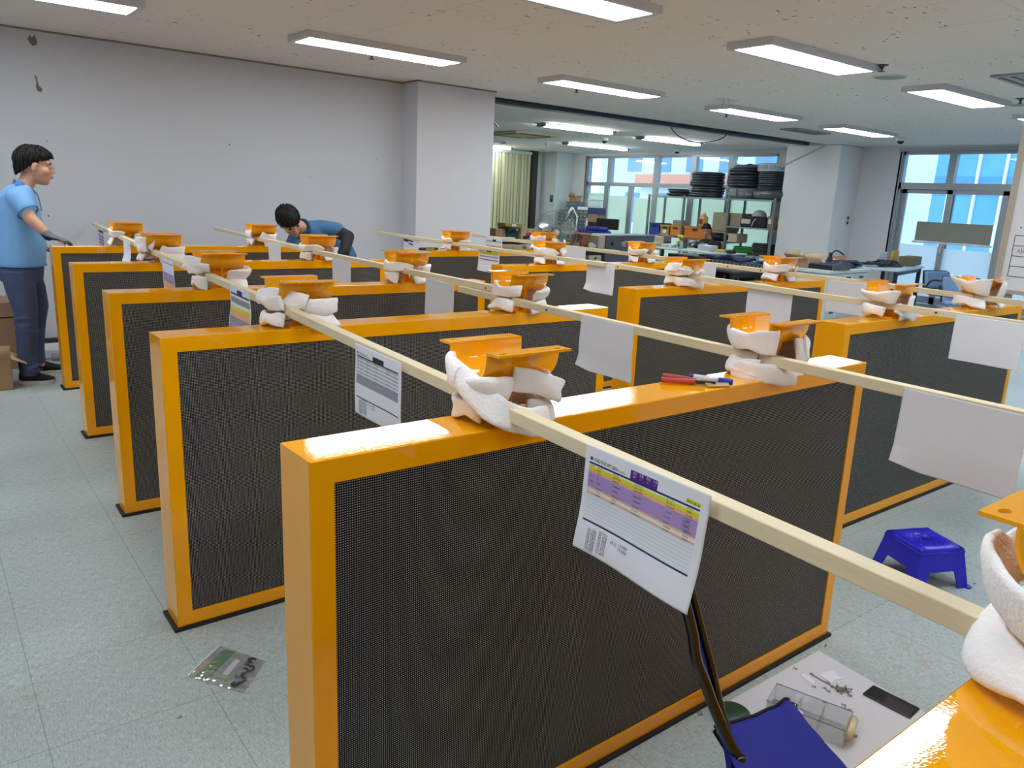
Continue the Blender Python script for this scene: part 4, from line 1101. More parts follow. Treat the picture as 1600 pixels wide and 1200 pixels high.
# ------------------------------------------------------------------ zip bag on the floor at left
_zip = bpy.data.materials.new('clear_zip_film'); _zip.use_nodes = True; _clear(_zip, (.95, .96, .96), .22, .10)
zc = Vector((.68, 2.33, 0))
zq = [Vector((.558, 2.358, 0)), Vector((.702, 2.475, 0)), Vector((.799, 2.298, 0)), Vector((.68, 2.169, 0))]
zb = thing('zip_bag', 'clear zip bag with green strip and black clips on the left floor', 'bag', zc)
def zfn(u, v, top=1):
    p = (zq[0]*(1-u)+zq[1]*u)*(1-v)+(zq[3]*(1-u)+zq[2]*u)*v-zc
    e = noise.noise(Vector((u*7, v*7, 5)))*.006+noise.noise(Vector((u*17, v*17, 9)))*.003
    p.z = .002+(.016*math.sin(PI*min(1, u*1.0))**.5*math.sin(PI*v)**.5+abs(e) if top else 0)
    return p
b = MB(); b.grid(zfn, 30, 30).grid(lambda u, v: zfn(u, v, 0), 4, 4); b.build('film', _zip, zb)
b = MB(); b.tube([zfn(k/10, .04)+Vector((0, 0, .002)) for k in range(11)], .0022, 6); b.build('zip_seam', mat('clear_ridge', (224, 228, 230), .2), zb)
def inside(pts, h, m_, name, label):
    n = len(pts); P = [(zq[0]*(1-u)+zq[1]*u)*(1-v)+(zq[3]*(1-u)+zq[2]*u)*v for u, v in pts]
    c = sum((p for p in P), Vector())/n
    mb = MB(); mb.add([(p.x-c.x, p.y-c.y, 0) for p in P]+[(p.x-c.x, p.y-c.y, h) for p in P], [list(range(n-1, -1, -1)), [n+i for i in range(n)]]+[[i, (i+1) % n, n+(i+1) % n, n+i] for i in range(n)])
    tag(mb.build(name, m_, None, (c.x, c.y, .003)), label, 'bag contents')
inside([(.05, .14), (.93, .16), (.95, .36), (.08, .34)], .003, mat('green_card', (28, 122, 66), .6), 'green_card', 'green card strip inside the zip bag')
inside([(.28, .50), (.75, .50), (.75, .60), (.28, .60)], .006, mat('white_connector', (222, 222, 226), .5), 'white_connector', 'white connector strip inside the zip bag')
inside([(.08, .62), (.25, .60), (.25, .68), (.10, .70)], .004, mat('green_card'), 'green_tab', 'small green tab inside the zip bag')
rz_ = random.Random(3)
for k in range(7):
    u, v = .12+.12*k, .82+.05*math.sin(k*2)
    p = (zq[0]*(1-u)+zq[1]*u)*(1-v)+(zq[3]*(1-u)+zq[2]*u)*v
    a0 = rz_.uniform(0, 6); cl = MB(); cl.tube([(.013*math.cos(a0+q*.6), .011*math.sin(a0+q*.6), .007+.001*q) for q in range(8)], 0, sq=(.005, .006))
    tag(cl.build('cable_clip', mat('dark_grey_clip', (58, 56, 64), .4), None, (p.x, p.y, .002)), 'dark grey curled clip inside the zip bag', 'clip', 'dark clips in the zip bag')

# ------------------------------------------------------------------ tools on the panel tops
TZ = PZ+PH
RED = mat('red_grip', (176, 62, 52), .5)
pl = thing('pliers', 'red-handled pliers on the front panel top', 'pliers', (1.745, 1.405, TZ), math.radians(-52))
for s in (-1, 1):
    g = smoothpath([(-.075, s*.026, .010), (-.04, s*.026, .010), (0, s*.014, .010), (.02, s*.006, .010)], 5)
    MB().tube(g, [.008]*(len(g)-1)+[.005], 10).build('handle', RED, pl)
b = MB(); b.prism([(.015, -.009), (.03, -.012), (.045, -.010), (.075, -.003), (.078, 0), (.075, .003), (.045, .010), (.03, .012), (.015, .009)], 'z', .005, .015); b.build('jaws', mat('dark_tool_steel', (70, 66, 62), .35, metal=.7), pl)
MB().lathe([(.007, .004), (.007, .0165)], 14, (.03, 0, 0)).build('pivot', STEEL, pl)
mk = thing('marker_pen', 'white board marker with blue ends lying by the pliers', 'marker', (1.815, 1.385, TZ+.011), math.radians(-62))
MB().tube([(-.045, 0, 0), (.028, 0, 0)], .0085, 14).build('barrel', mat('white_barrel', (226, 228, 232), .35), mk)
MB().tube([(.028, 0, 0), (.066, 0, 0), (.068, 0, 0)], [.0095, .0095, .007], 14).build('cap', mat('blue_cap', (36, 52, 170), .35), mk)
MB().tube([(-.060, 0, 0), (-.058, 0, 0), (-.045, 0, 0)], [.005, .008, .0086], 14).build('end_plug', mat('blue_cap'), mk)
b = MB(); text_geo(b, '\ubcf4\ub4dc\ub9c8\ucee4', .009, lambda u, v: (-.03+u, v-.003, .0087), 0); 
if b.v: b.build('lettering', mat('black_print', (30, 30, 36), .5), mk)
nt = thing('wire_cutter', 'small steel cutter with clear sleeve beside the marker', 'cutters', (1.80, 1.345, TZ), math.radians(-25))
MB().box((0, 0, .006), (.075, .010, .009), bev=.003).build('body', mat('brushed_steel', (176, 170, 150), .35, metal=.7), nt)
MB().box((.0, -.012, .004), (.07, .012, .006), bev=.002).build('sleeve', mat('amber_plastic', (206, 170, 110), .3), nt)
ct = thing('box_cutter', 'black and yellow box cutter on the rearmost right-row panel', 'knife', (3.56, 5.965, TZ), math.radians(2))
MB().box((.085, 0, .013), (.185, .03, .024), bev=.007).build('handle', mat('black_handle', (24, 24, 26), .5), ct)
MB().box((.10, -.0125, .012), (.09, .008, .007)).build('slider', mat('yellow_stripe', (228, 200, 40), .5), ct)
MB().box((.182, 0, .014), (.016, .026, .02), bev=.004).build('end_cap', mat('black_handle'), ct)
tag(MB().tube(smoothpath([(3.77, 5.965, TZ+.012), (3.83, 5.96, TZ+.02), (3.88, 5.94, TZ+.028), (3.90, 5.92, TZ+.045)], 5), .0025, 6).build('loose_wire', mat('black_wire', (34, 34, 36), .5)), 'black wire bent between the box cutter and the foam', 'wire')

# ------------------------------------------------------------------ boxes by the wall at left
CARD = mat('brown_cardboard', (160, 128, 98), .8, var=.05, scale=7)
CARD2 = mat('inner_cardboard', (186, 158, 128), .8, var=.05, scale=7)
bx = thing('cardboard_box', 'tall closed cardboard box against the wall at the left edge', 'cardboard box', (.24, 7.55, 0), .03)
MB().span((-.35, -.22, 0), (.36, .22, .545), bev=.004).build('carton', CARD, bx)
MB().span((-.352, -.222, .42), (.362, .222, .43)).build('strap', mat('black_strap', (40, 34, 32), .6), bx)
bx = thing('cardboard_box', 'open cardboard box with one flap out, at the left edge by the man', 'cardboard box', (.25, 6.78, 0), .02)
w2, d2, hh = .235, .18, .235
b = MB(); b.span((-w2, -d2, 0), (w2, d2, .006)).span((-w2, -d2, 0), (-w2+.006, d2, hh)).span((w2-.006, -d2, 0), (w2, d2, hh)).span((-w2, -d2, 0), (w2, -d2+.006, hh)).span((-w2, d2-.006, 0), (w2, d2, hh)); b.build('carton', CARD, bx)
b = MB(); b.add([(w2, -d2, hh), (w2, d2, hh), (w2+.10, d2-.02, hh-.055), (w2+.10, -d2+.02, hh-.055)], [[0, 1, 2, 3]]); b.grid(lambda u, v: (w2+.10*u, -d2+(2*d2)*v, hh-.05*u), 2, 2, .005); b.build('flap', CARD2, bx)
b = MB(); b.grid(lambda u, v: (-w2+2*w2*v, -d2-.02*u, hh+.10*u), 2, 2, .005); b.build('flap', CARD2, bx)
b = MB(); b.span((-.02, -d2-.001, .06), (.12, -d2, .063)).span((-.02, -d2-.001, .10), (.12, -d2, .103)).span((-.02, -d2-.001, .06), (-.017, -d2, .103)).span((.117, -d2-.001, .06), (.12, -d2, .103)); b.build('printed_frame', mat('faded_black_print', (70, 56, 46), .8), bx)
sl = thing('foam_block', 'white foam block lying along the wall behind the standing man', 'foam block', (1.02, 7.78, 0))
MB().span((-.30, -.16, 0), (.6, .16, .085), bev=.01).build('slab', mat('white_block', (226, 228, 234), .7), sl)
MB().tube([(-.16, -.21, .03), (.55, -.21, .03)], .03, 12).build('roll', mat('grey_white_roll', (196, 200, 204), .6), sl)
tag(MB().tube(smoothpath([(.8, 8.03, 1.16), (.86, 8.02, 1.23), (.87, 8.0, 1.31)], 5), .004, 6).build('wall_wire', mat('black_wire')), 'short wire end sticking out of the back wall above the glove', 'wire')

# ------------------------------------------------------------------ people
SKIN = mat('skin', (206, 158, 132), .55, var=.05, scale=18, sss=.08)
HAIR = mat('black_hair', (13, 12, 12), .62, spec=.3, var=.3, scale=60, stretch=(1, 1, .2), bump=.5, bscale=120)
LIPS = mat('lips', (160, 96, 88), .5)
EYEW = mat('eye_white', (226, 222, 218), .3); EYEB = mat('dark_iris', (30, 22, 20), .2)
def frame(fwd, up):
    f = Vector(fwd).normalized(); u = Vector(up); u = (u-f*u.dot(f)).normalized(); l = u.cross(f)
    return Matrix((f, l, u)).transposed()       # columns: forward, left, up
def head_shapes(mb, c, M3, s=1.0):
    """cranium, jaw, brow, nose, lips, ears; forward=+x left=+y up=+z about the head centre"""
    P = lambda x, y, z: Vector(c)+M3 @ Vector((x*s, y*s, z*s))
    e = lambda p, r: mb.ell(P(*p), [k*s for k in r], M3, 18, 14)
    e((-.012, 0, .035), (.098, .076, .088)); e((.020, 0, -.020), (.072, .066, .085)); e((.036, 0, -.068), (.048, .048, .045)); e((.060, 0, -.092), (.024, .026, .020))
    e((.066, 0, .030), (.024, .056, .030)); e((.080, 0, .026), (.012, .048, .009))
    for y in (-1, 1):
        e((.056, y*.042, -.022), (.030, .024, .026)); e((-.006, y*.076, -.004), (.019, .009, .034)); e((.0, y*.080, .010), (.016, .008, .018))
        e((.102, y*.010, -.024), (.010, .009, .008))
    mb.cap_(P(.088, 0, .022), P(.106, 0, -.016), .009*s, .013*s, 12); e((.110, 0, -.020), (.010, .011, .010))
    e((.088, 0, -.050), (.014, .024, .008)); e((.084, 0, -.062), (.014, .021, .008))
    return P
def face_parts(body, c, M3, s=1.0, closed=False):
    P = lambda x, y, z: Vector(c)+M3 @ Vector((x*s, y*s, z*s))
    for y in (-1, 1):
        b = MB(); b.ell(P(.081, y*.033, .004), (.010*s, .014*s, .0075*s if not closed else .0035*s), M3, 12, 8); b.build('eye', EYEW if not closed else HAIR, body)
        if not closed:
            b = MB(); b.ell(P(.090, y*.033, .003), (.0035*s, .0062*s, .0062*s), M3, 10, 8); b.build('iris', EYEB, body)
        b = MB(); b.tube([P(.086, y*.016, .027), P(.088, y*.032, .033), P(.076, y*.052, .027)], [.0035*s, .0045*s, .0025*s], 8); b.build('eyebrow', HAIR, body)
    b = MB(); b.ell(P(.098, 0, -.0535), (.006*s, .020*s, .0035*s), M3, 12, 6); b.ell(P(.095, 0, -.061), (.007*s, .017*s, .004*s), M3, 12, 6); b.build('lips', LIPS, body)
def hair_cap(body, c, M3, s=1.0, front=.062, side=.0, back=-.062, fringe=.02, seed=1.0, vol=1.0):
    b = MB()
    def fn(u, v, off):
        az = 2*PI*u; ca, sa = math.cos(az), math.sin(az)
        w_f = max(0, ca)**1.2; w_b = max(0, -ca)**.8; w_s = max(0, 1-w_f-w_b)
        low = front*w_f+back*w_b+side*w_s
        low += .006*math.sin(az*17+seed)+.005*math.sin(az*29+seed*2)
        top = .137*vol; z = low+(top-low)*math.sin(v*PI/2)
        q = max(0.0, 1-((z-.035)/(.102*vol))**2)**.5
        ex = (.109*q if z > .035 else .109-.010*((.035-z)/.1))
        ey = (.086*q if z > .035 else .086-.006*((.035-z)/.1))
        n_ = .004*noise.noise(Vector((az*3, z*40, seed)))+.0025*math.sin(az*40+z*90)
        r = 1+n_*6
        x = -.012+(ex*r+fringe*max(0, ca)**3*max(0, 1-v*1.6)*.9)*ca*vol; y = ey*r*sa*vol
        k = 1-off
        return Vector(c)+M3 @ Vector(((x*k-.012*off)*s, y*k*s, (z-.006*off*10)*s))
    nu, nv = 72, 14; rings = []
    for j in range(nv+1): rings.append([fn(i/nu, j/nv*.995, 0) for i in range(nu)])
    inn = [[fn(i/nu, j/nv*.995, .10) for i in range(nu)] for j in range(nv+1)]
    b.loft(list(reversed(inn))+rings, cap=False)
    rl = random.Random(int(seed*10))
    for k in range(150):          # loose locks lying on the scalp, ends breaking the hairline
        u = rl.random(); v0 = rl.uniform(.25, .85); v1 = max(-.06, v0-rl.uniform(.25, .55)); du = rl.uniform(-.03, .03)
        path = [fn(u+du*q/5, max(v0+(v1-v0)*q/5, -.05), -.012+.030*(q/5 if q < 3 else (5-q)/5)*rl.random()) for q in range(6)]
        b.tube(path, [.0075*s, .009*s, .009*s, .0075*s, .005*s, .0015*s], 6)
    b.build('hair', HAIR, body)
def hand_shapes(mb, wrist, M3, s=1.0, curl=.5, spread=.12, thumb=1):
    """x along the fingers, y across the palm (thumb on +y*thumb), z off the back of the hand"""
    W = Vector(wrist); P = lambda x, y, z: W+M3 @ Vector((x*s, y*s, z*s))
    mb.ell(P(.048, 0, 0), (.052*s, .040*s, .016*s), M3, 16, 10)
    mb.cap_(P(0, 0, 0), P(.04, .0, 0), .024*s, .022*s)
    for k, (y, L_, r) in enumerate(((.030, .068, .0090), (.010, .076, .0092), (-.011, .071, .0088), (-.030, .056, .0078))):
        y *= thumb; a = P(.083, y, .002); ang = 0.0; d = Vector((1, spread*y/.03*.5, 0)); p = Vector((.083, y, .002)); q = a; rr = r
        for f in (.45, .32, .23):
            ang += curl*(.55 if f == .45 else .8); dv = Vector((math.cos(ang), d.y*math.cos(ang), -math.sin(ang))).normalized()
            p2 = p+dv*L_*f; mb.cap_(q, P(*p2), rr*s, rr*.90*s, 10); p = p2; q = P(*p2); rr *= .90
    t = [(.018, .026*thumb, -.004), (.045, .050*thumb, -.012), (.070, .058*thumb, -.020), (.090, .058*thumb, -.028)]
    for (a, b_), r in zip(zip(t, t[1:]), (.0125, .0108, .0095)): mb.cap_(P(*a), P(*b_), r*s, r*.9*s, 10)
JEANS = mat('dark_blue_denim', (64, 78, 112), .85, var=.35, scale=9, bump=.25, bscale=300)
POLO = mat('light_blue_polo', (122, 172, 222), .85, var=.05, scale=7, bump=.12, bscale=500)
POLOD = mat('blue_polo_edge', (88, 140, 196), .85)
GLOVE = mat('grey_coated_glove', (112, 114, 124), .7, var=.15, scale=30, bump=.3, bscale=160)
GLOVEB = mat('black_glove_palm', (34, 34, 38), .6)
SHOE = mat('black_knit_shoe', (24, 24, 26), .8, bump=.3, bscale=200); SOLE = mat('white_rubber_sole', (206, 206, 204), .6)
def shoe(par, heel, toe, label=None):
    h, t = Vector(heel), Vector(toe); d = (t-h); L_ = d.length; d.normalize(); l = Vector((-d.y, d.x, 0))
    rings = []; sol = []
    for f, w_, z0, z1 in ((0, .030, .012, .075), (.10, .036, .006, .095), (.28, .037, .004, .098), (.45, .039, .004, .082), (.65, .046, .004, .062), (.82, .046, .006, .050), (.94, .036, .010, .040), (1.0, .018, .016, .030)):
        c = h+d*L_*f; ring = []; 
        for k in range(14):
            a = 2*PI*k/14; ring.append(c+l*w_*math.cos(a)*(1.0 if math.sin(a) < .2 else .86)+Vector((0, 0, (z0+.022+z1)/2+(z1-z0-.0)/2*math.sin(a))))
        rings.append(ring)
        sol.append([c+l*(w_+.003)*sx+Vector((0, 0, zz)) for sx, zz in ((-1, z0-.004 if f not in (0, 1.0) else z0), (1, z0-.004 if f not in (0, 1.0) else z0), (1, z0+.022), (-1, z0+.022))])
    S = MB().loft(rings).build('shoe', SHOE, par)
    MB().loft(sol, smooth=False).build('sole', SOLE, S)
    b = MB()
    for k in range(4):
        c = h+d*L_*(.36+.075*k); b.tube([c-l*.024+Vector((0, 0, .092-.010*k)), c+Vector((0, 0, .101-.011*k)), c+l*.024+Vector((0, 0, .092-.010*k))], .003, 6)
    b.build('laces', GLOVEB, S)

# --- the man standing at the left
p1 = thing('person', 'person standing at the left in light blue polo and jeans, gloved hand on a panel', 'person', (.64, 6.9, 0))
O1 = Vector((.64, 6.9, 0)); A = lambda x, y, z: Vector((x, y, z))-O1
HC = A(.792, 6.88, 1.612); HM = frame((.985, -.12, -.10), (.10, 0, 1)); HS = 1.13
b = MB(); head_shapes(b, HC, HM, HS)
b.limb([(A(.700, 6.89, 1.45), .062), (A(.742, 6.885, 1.52), .058), (A(.775, 6.88, 1.575), .055)])
b.ringloft([(A(.64, 6.90, .86), .11, .14), (A(.645, 6.90, 1.0), .115, .145), (A(.65, 6.90, 1.2), .125, .165), (A(.655, 6.9, 1.36), .11, .17), (A(.67, 6.9, 1.45), .07, .12)])
RS, RE, RW = A(.655, 6.735, 1.385), A(.705, 6.655, 1.245), A(.800, 6.585, 1.125)
b.limb([(RS, .060), (RE, .045), (A(.755, 6.617, 1.185), .042), (RW, .029)])
LS, LE, LW = A(.66, 7.065, 1.385), A(.70, 7.15, 1.16), A(.80, 7.05, 1.02)
b.limb([(LS, .058), (LE, .044), (LW, .029)])
H1 = frame((.72, -.45, -.22), (.15, .0, 1)); hand_shapes(b, RW, H1, 1.0, .30, .2, 1)
H2 = frame((.7, -.6, -.4), (.5, .3, .6)); hand_shapes(b, LW, H2, 1.0, .7, .1, -1)
# legs inside the jeans
b.limb([(A(.615, 6.82, .80), .070), (A(.64, 6.765, .48), .052), (A(.60, 6.76, .10), .042), (A(.66, 6.75, .05), .035)]); b.limb([(A(.66, 7.0, .80), .070), (A(.735, 7.04, .48), .05), (A(.70, 7.08, .10), .042), (A(.75, 7.08, .05), .035)])
B1_ = b.fuse('body', SKIN, p1, .0085, 3)
face_parts(p1, HC, HM, HS); hair_cap(p1, HC, HM, HS, front=.076, side=.022, back=-.055, fringe=.012, seed=2.0)
gl = MB(); Pg = lambda x, y, z: HC+HM @ Vector((x*HS, y*HS, z*HS))
for y in (-.034, .034): gl.tube([Pg(.103, y+.021*math.cos(a), .0+.017*math.sin(a)) for a in [2*PI*k/14 for k in range(14)]], .0013*HS, 6, closed=True)
gl.tube([Pg(.103, -.013, .004), Pg(.106, 0, .007), Pg(.103, .013, .004)], .0013, 6)
for y in (-1, 1): gl.tube([Pg(.103, y*.055, .004), Pg(.07, y*.075, .008), Pg(.0, y*.084, .008)], .0012, 6)
gl.build('glasses', mat('thin_steel_frame', (120, 122, 126), .3, metal=.8), p1)
b = MB(); b.ringloft([(A(.64, 6.905, .885), .165, .205), (A(.642, 6.905, .93), .170, .205), (A(.650, 6.90, 1.05), .172, .195), (A(.655, 6.90, 1.18), .158, .19), (A(.655, 6.9, 1.30), .145, .195), (A(.655, 6.9, 1.39), .125, .185), (A(.675, 6.9, 1.455), .085, .12), (A(.70, 6.9, 1.478), .068, .075)])
b.limb([(A(.655, 6.76, 1.375), .088), (A(.682, 6.705, 1.318), .074)]); b.ringloft([(A(.667, 6.735, 1.36), .080, .078, frame((0, 0, 1), (.40, -.55, -.75)) @ Matrix.Rotation(0, 3, 'X')), (A(.697, 6.678, 1.285), .072, .070, frame((0, 0, 1), (.40, -.55, -.75)))])
b.limb([(A(.66, 7.04, 1.375), .085), (A(.69, 7.11, 1.26), .072)])
SH = b.fuse('polo_shirt', POLO, p1, .010, 5)
# collar, placket, cuff band, hem
b = MB()
for s_ in (-1, 1):
    b.grid(lambda u, v, s_=s_: A(.655+.125*u-.012*v, 6.893+s_*(.070-.055*u**2+.010*v), 1.515-.085*u**1.3-.048*v+.010*math.sin(u*PI)), 14, 4, .004)
b.build('collar', POLOD, p1)
MB().tube([A(.785, 6.888, 1.425), A(.800, 6.89, 1.37), A(.808, 6.89, 1.29)], 0, sq=(.028, .006)).build('placket', POLOD, p1)
cf = MB(); cM = frame((.40, -.55, -.75), (0, 0, 1)); cc = A(.696, 6.68, 1.288)
cf.tube([cc+cM @ Vector((0, .073*math.cos(a), .073*math.sin(a))) for a in [2*PI*k/24 for k in range(24)]], .006, 8, closed=True); cf.build('sleeve_cuff', POLOD, p1)
MB().tube([A(.64+.169*math.cos(a), 6.905+.209*math.sin(a), .89) for a in [2*PI*k/36 for k in range(36)]], .005, 6, closed=True).build('hem', POLOD, p1)
b = MB()
b.ringloft([(A(.640, 6.90, .96), .156, .185), (A(.638, 6.90, .90), .156, .188), (A(.636, 6.90, .82), .150, .185), (A(.635, 6.895, .77), .14, .175)])
def leg(b, pts): b.ringloft([(A(*p), rx, ry) for p, rx, ry in pts])
leg(b, [((.605, 6.80, .86), .115, .105), ((.615, 6.785, .70), .100, .098), ((.630, 6.765, .55), .082, .085), ((.628, 6.76, .48), .073, .078), ((.618, 6.757, .38), .072, .076), ((.608, 6.757, .22), .067, .070), ((.606, 6.757, .10), .062, .066), ((.616, 6.757, .065), .066, .068)])
leg(b, [((.665, 7.0, .86), .110, .105), ((.705, 7.015, .70), .098, .095), ((.735, 7.035, .55), .078, .080), ((.728, 7.045, .47), .068, .072), ((.712, 7.06, .36), .064, .068), ((.700, 7.075, .20), .060, .064), ((.700, 7.08, .09), .060, .064)])
for z in (.50, .46, .41, .14, .11): b.tube([A(.622+.072*math.cos(a), 6.76+.078*math.sin(a), z+.012*math.sin(a*2+z*60)) for a in [2*PI*k/20 for k in range(20)]], .009, 6, closed=True)
b.fuse('jeans', JEANS, p1, .010, 4)
shoe(p1, A(.545, 6.775, 0), A(.772, 6.715, 0)); shoe(p1, A(.665, 7.085, 0), A(.905, 7.07, 0))
b = MB(); hand_shapes(b, RW+H1 @ Vector((-.005, 0, .002)), H1, 1.10, .30, .2, 1); b.cap_(RW, RW-(RW-RE).normalized()*.045, .036, .036)
GB = b.fuse('glove', [GLOVE, GLOVEB], p1, .006, 2, paint=lambda c: 1 if (H1.transposed() @ (c-RW)).z < -.001 else 0)

# --- the man bending over the rear panels
p2 = thing('person', 'person with black hair bending over the rear panels in a blue shirt', 'person', (3.3, 7.25, 0))
O2 = Vector((3.3, 7.25, 0)); A = lambda x, y, z: Vector((x, y, z))-O2
SHIRT = mat('steel_blue_shirt', (66, 112, 152), .85, var=.08, scale=9, bump=.15, bscale=300); SLEEV = mat('black_arm_sleeve', (26, 28, 36), .8)
HC = A(2.735, 6.87, 1.245); HM = frame((.10, -.80, -.52), (-.42, -.22, .86)); HS = 1.12
b = MB(); head_shapes(b, HC, HM, HS)
b.limb([(A(2.95, 7.02, 1.17), .065), (A(2.86, 6.96, 1.20), .060), (A(2.79, 6.92, 1.225), .056)])
b.limb([(A(3.36, 7.28, .92), .15), (A(3.22, 7.2, 1.03), .14), (A(3.08, 7.1, 1.12), .13)])
# left arm (viewer right): elbow raised, forearm going down behind the panel
b.limb([(A(3.13, 7.0, 1.19), .062), (A(3.30, 6.86, 1.12), .048), (A(3.20, 6.72, .99), .040), (A(3.13, 6.70, .92), .030)])
hand_shapes(b, A(3.13, 6.70, .92), frame((-.3, -.1, -.9), (.4, -.8, .1)), 1.0, .5, .1, 1)
b.limb([(A(2.88, 7.06, 1.10), .062), (A(2.74, 6.95, .93), .048), (A(2.84, 6.78, .86), .034)])
hand_shapes(b, A(2.84, 6.78, .86), frame((.5, -.5, -.4), (.2, -.2, .9)), 1.0, .6, .1, -1)
b.limb([(A(3.33, 7.36, .86), .10), (A(3.30, 7.25, .48), .062), (A(3.36, 7.45, .09), .044), (A(3.31, 7.35, .045), .036)]); b.limb([(A(3.48, 7.26, .86), .10), (A(3.50, 7.16, .48), .062), (A(3.50, 7.36, .09), .044), (A(3.47, 7.26, .045), .036)])
b.fuse('body', SKIN, p2, .009, 3)
face_parts(p2, HC, HM, HS, True); hair_cap(p2, HC, HM, HS, front=.045, side=.010, back=-.060, fringe=.012, seed=5.0, vol=1.04)
b = MB()
b.limb([(A(3.42, 7.30, .88), .175), (A(3.30, 7.24, .98), .172), (A(3.16, 7.14, 1.07), .160), (A(3.05, 7.06, 1.125), .135), (A(2.94, 7.0, 1.165), .085)])
b.limb([(A(3.09, 7.02, 1.175), .092), (A(3.21, 6.93, 1.175), .080)]); b.limb([(A(2.90, 7.07, 1.08), .10), (A(2.80, 7.0, .98), .082)])
b.fuse('work_shirt', SHIRT, p2, .011, 5)
b = MB(); b.limb([(A(3.215, 6.925, 1.165), .066), (A(3.30, 6.86, 1.118), .062), (A(3.20, 6.72, .99), .052), (A(3.145, 6.70, .935), .038)]); b.fuse('arm_sleeve', SLEEV, p2, .009, 3)
b = MB(); b.limb([(A(2.79, 6.99, .98), .062), (A(2.74, 6.95, .93), .060), (A(2.825, 6.79, .865), .042)]); b.fuse('arm_sleeve', SLEEV, p2, .009, 3)
b = MB()
cM = frame((-.85, -.45, .25), (0, 0, 1)); cc = A(2.905, 6.985, 1.18)
b.tube([cc+cM @ Vector((.012*math.sin(a), .078*math.cos(a), .080*math.sin(a))) for a in [2*PI*k/22 for k in range(22)]], .015, 8, closed=True); b.build('collar', mat('dark_blue_collar', (44, 82, 120), .85), p2)
b = MB(); b.ell(A(3.075, 6.905, 1.112), (.020, .006, .020)); b.build('chest_badge', mat('pale_badge', (206, 206, 200), .6), p2)
b = MB(); b.limb([(A(3.40, 7.32, .90), .165), (A(3.40, 7.31, .84), .165)])
b.ringloft([(A(3.34, 7.36, .86), .12, .12), (A(3.30, 7.26, .48), .085, .09), (A(3.36, 7.44, .08), .065, .07)]); b.ringloft([(A(3.47, 7.27, .86), .12, .12), (A(3.50, 7.17, .48), .085, .09), (A(3.50, 7.36, .08), .065, .07)])
b.fuse('jeans', mat('blue_denim', (70, 108, 150), .85, var=.15, scale=9), p2, .012, 3)
shoe(p2, A(3.38, 7.49, 0), A(3.29, 7.25, 0)); shoe(p2, A(3.52, 7.42, 0), A(3.46, 7.18, 0))

# --- the seated man in the far room
p3 = thing('person', 'person seated in the far room in a black shirt and grey work gloves', 'person', (12.95, 10.25, 0))
O3 = Vector((12.95, 10.25, 0)); A = lambda x, y, z: Vector((x, y, z))-O3
BLKS = mat('black_tshirt', (30, 31, 38), .85, var=.15, scale=8)
HC = A(12.86, 10.285, 1.075); HM = frame((-.62, -.12, -.34), (-.30, 0, 1)); HM = frame((-.80, -.45, -.38), (-.28, -.1, 1)); HS = 1.0
b = MB(); head_shapes(b, HC, HM, HS)
b.limb([(A(12.95, 10.26, .90), .062), (A(12.90, 10.27, .99), .054)])
b.ringloft([(A(12.98, 10.22, .42), .12, .17), (A(12.98, 10.22, .6), .115, .16), (A(12.97, 10.23, .78), .11, .18), (A(12.95, 10.24, .88), .07, .10)])
b.limb([(A(12.93, 10.42, .82), .056), (A(12.75, 10.52, .66), .046), (A(12.60, 10.47, .80), .032)]); hand_shapes(b, A(12.60, 10.47, .80), frame((-.3, -.7, .25), (-.4, .2, .9)), 1.0, .7, .1, 1)
b.limb([(A(12.96, 10.04, .80), .056), (A(12.80, 9.92, .64), .046), (A(12.62, 10.06, .80), .032)]); hand_shapes(b, A(12.62, 10.06, .80), frame((-.3, .7, .15), (-.4, -.2, .9)), 1.0, .7, .1, -1)
b.limb([(A(12.97, 10.33, .46), .095), (A(12.58, 10.36, .47), .065), (A(12.56, 10.36, .08), .045), (A(12.48, 10.36, .045), .04)]); b.limb([(A(12.97, 10.12, .46), .095), (A(12.60, 10.08, .47), .065), (A(12.58, 10.08, .08), .045), (A(12.50, 10.08, .045), .04)])
b.fuse('body', SKIN, p3, .010, 3)
face_parts(p3, HC, HM, HS, True); hair_cap(p3, HC, HM, HS, front=.082, side=.03, back=-.05, fringe=.004, seed=9.0)
b = MB(); b.ringloft([(A(12.98, 10.22, .44), .145, .195), (A(12.98, 10.22, .62), .14, .19), (A(12.97, 10.23, .78), .130, .20), (A(12.955, 10.24, .87), .09, .13), (A(12.945, 10.25, .905), .072, .075)])
b.limb([(A(12.95, 10.41, .82), .080), (A(12.82, 10.49, .72), .070)]); b.limb([(A(12.97, 10.06, .81), .080), (A(12.86, 9.96, .70), .070)])
b.fuse('black_shirt', BLKS, p3, .011, 5)
b = MB(); b.ringloft([(A(12.97, 10.22, .58), .14, .185), (A(12.97, 10.22, .46), .15, .19)]); b.limb([(A(12.95, 10.33, .48), .108), (A(12.58, 10.36, .475), .080), (A(12.56, 10.36, .10), .065)]); b.limb([(A(12.95, 10.12, .48), .108), (A(12.60, 10.08, .475), .080), (A(12.58, 10.08, .10), .065)])
b.fuse('trousers', mat('dark_trousers', (34, 36, 46), .85), p3, .012, 3)
shoe(p3, A(12.63, 10.36, 0), A(12.38, 10.36, 0)); shoe(p3, A(12.65, 10.08, 0), A(12.40, 10.08, 0))
for w_, M_, th in ((A(12.60, 10.47, .80), frame((-.3, -.7, .25), (-.4, .2, .9)), 1), (A(12.62, 10.06, .80), frame((-.3, .7, .15), (-.4, -.2, .9)), -1)):
    b = MB(); hand_shapes(b, w_, M_, 1.14, .7, .1, th); b.fuse('glove', mat('grey_work_glove', (104, 108, 112), .8), p3, .007, 2)
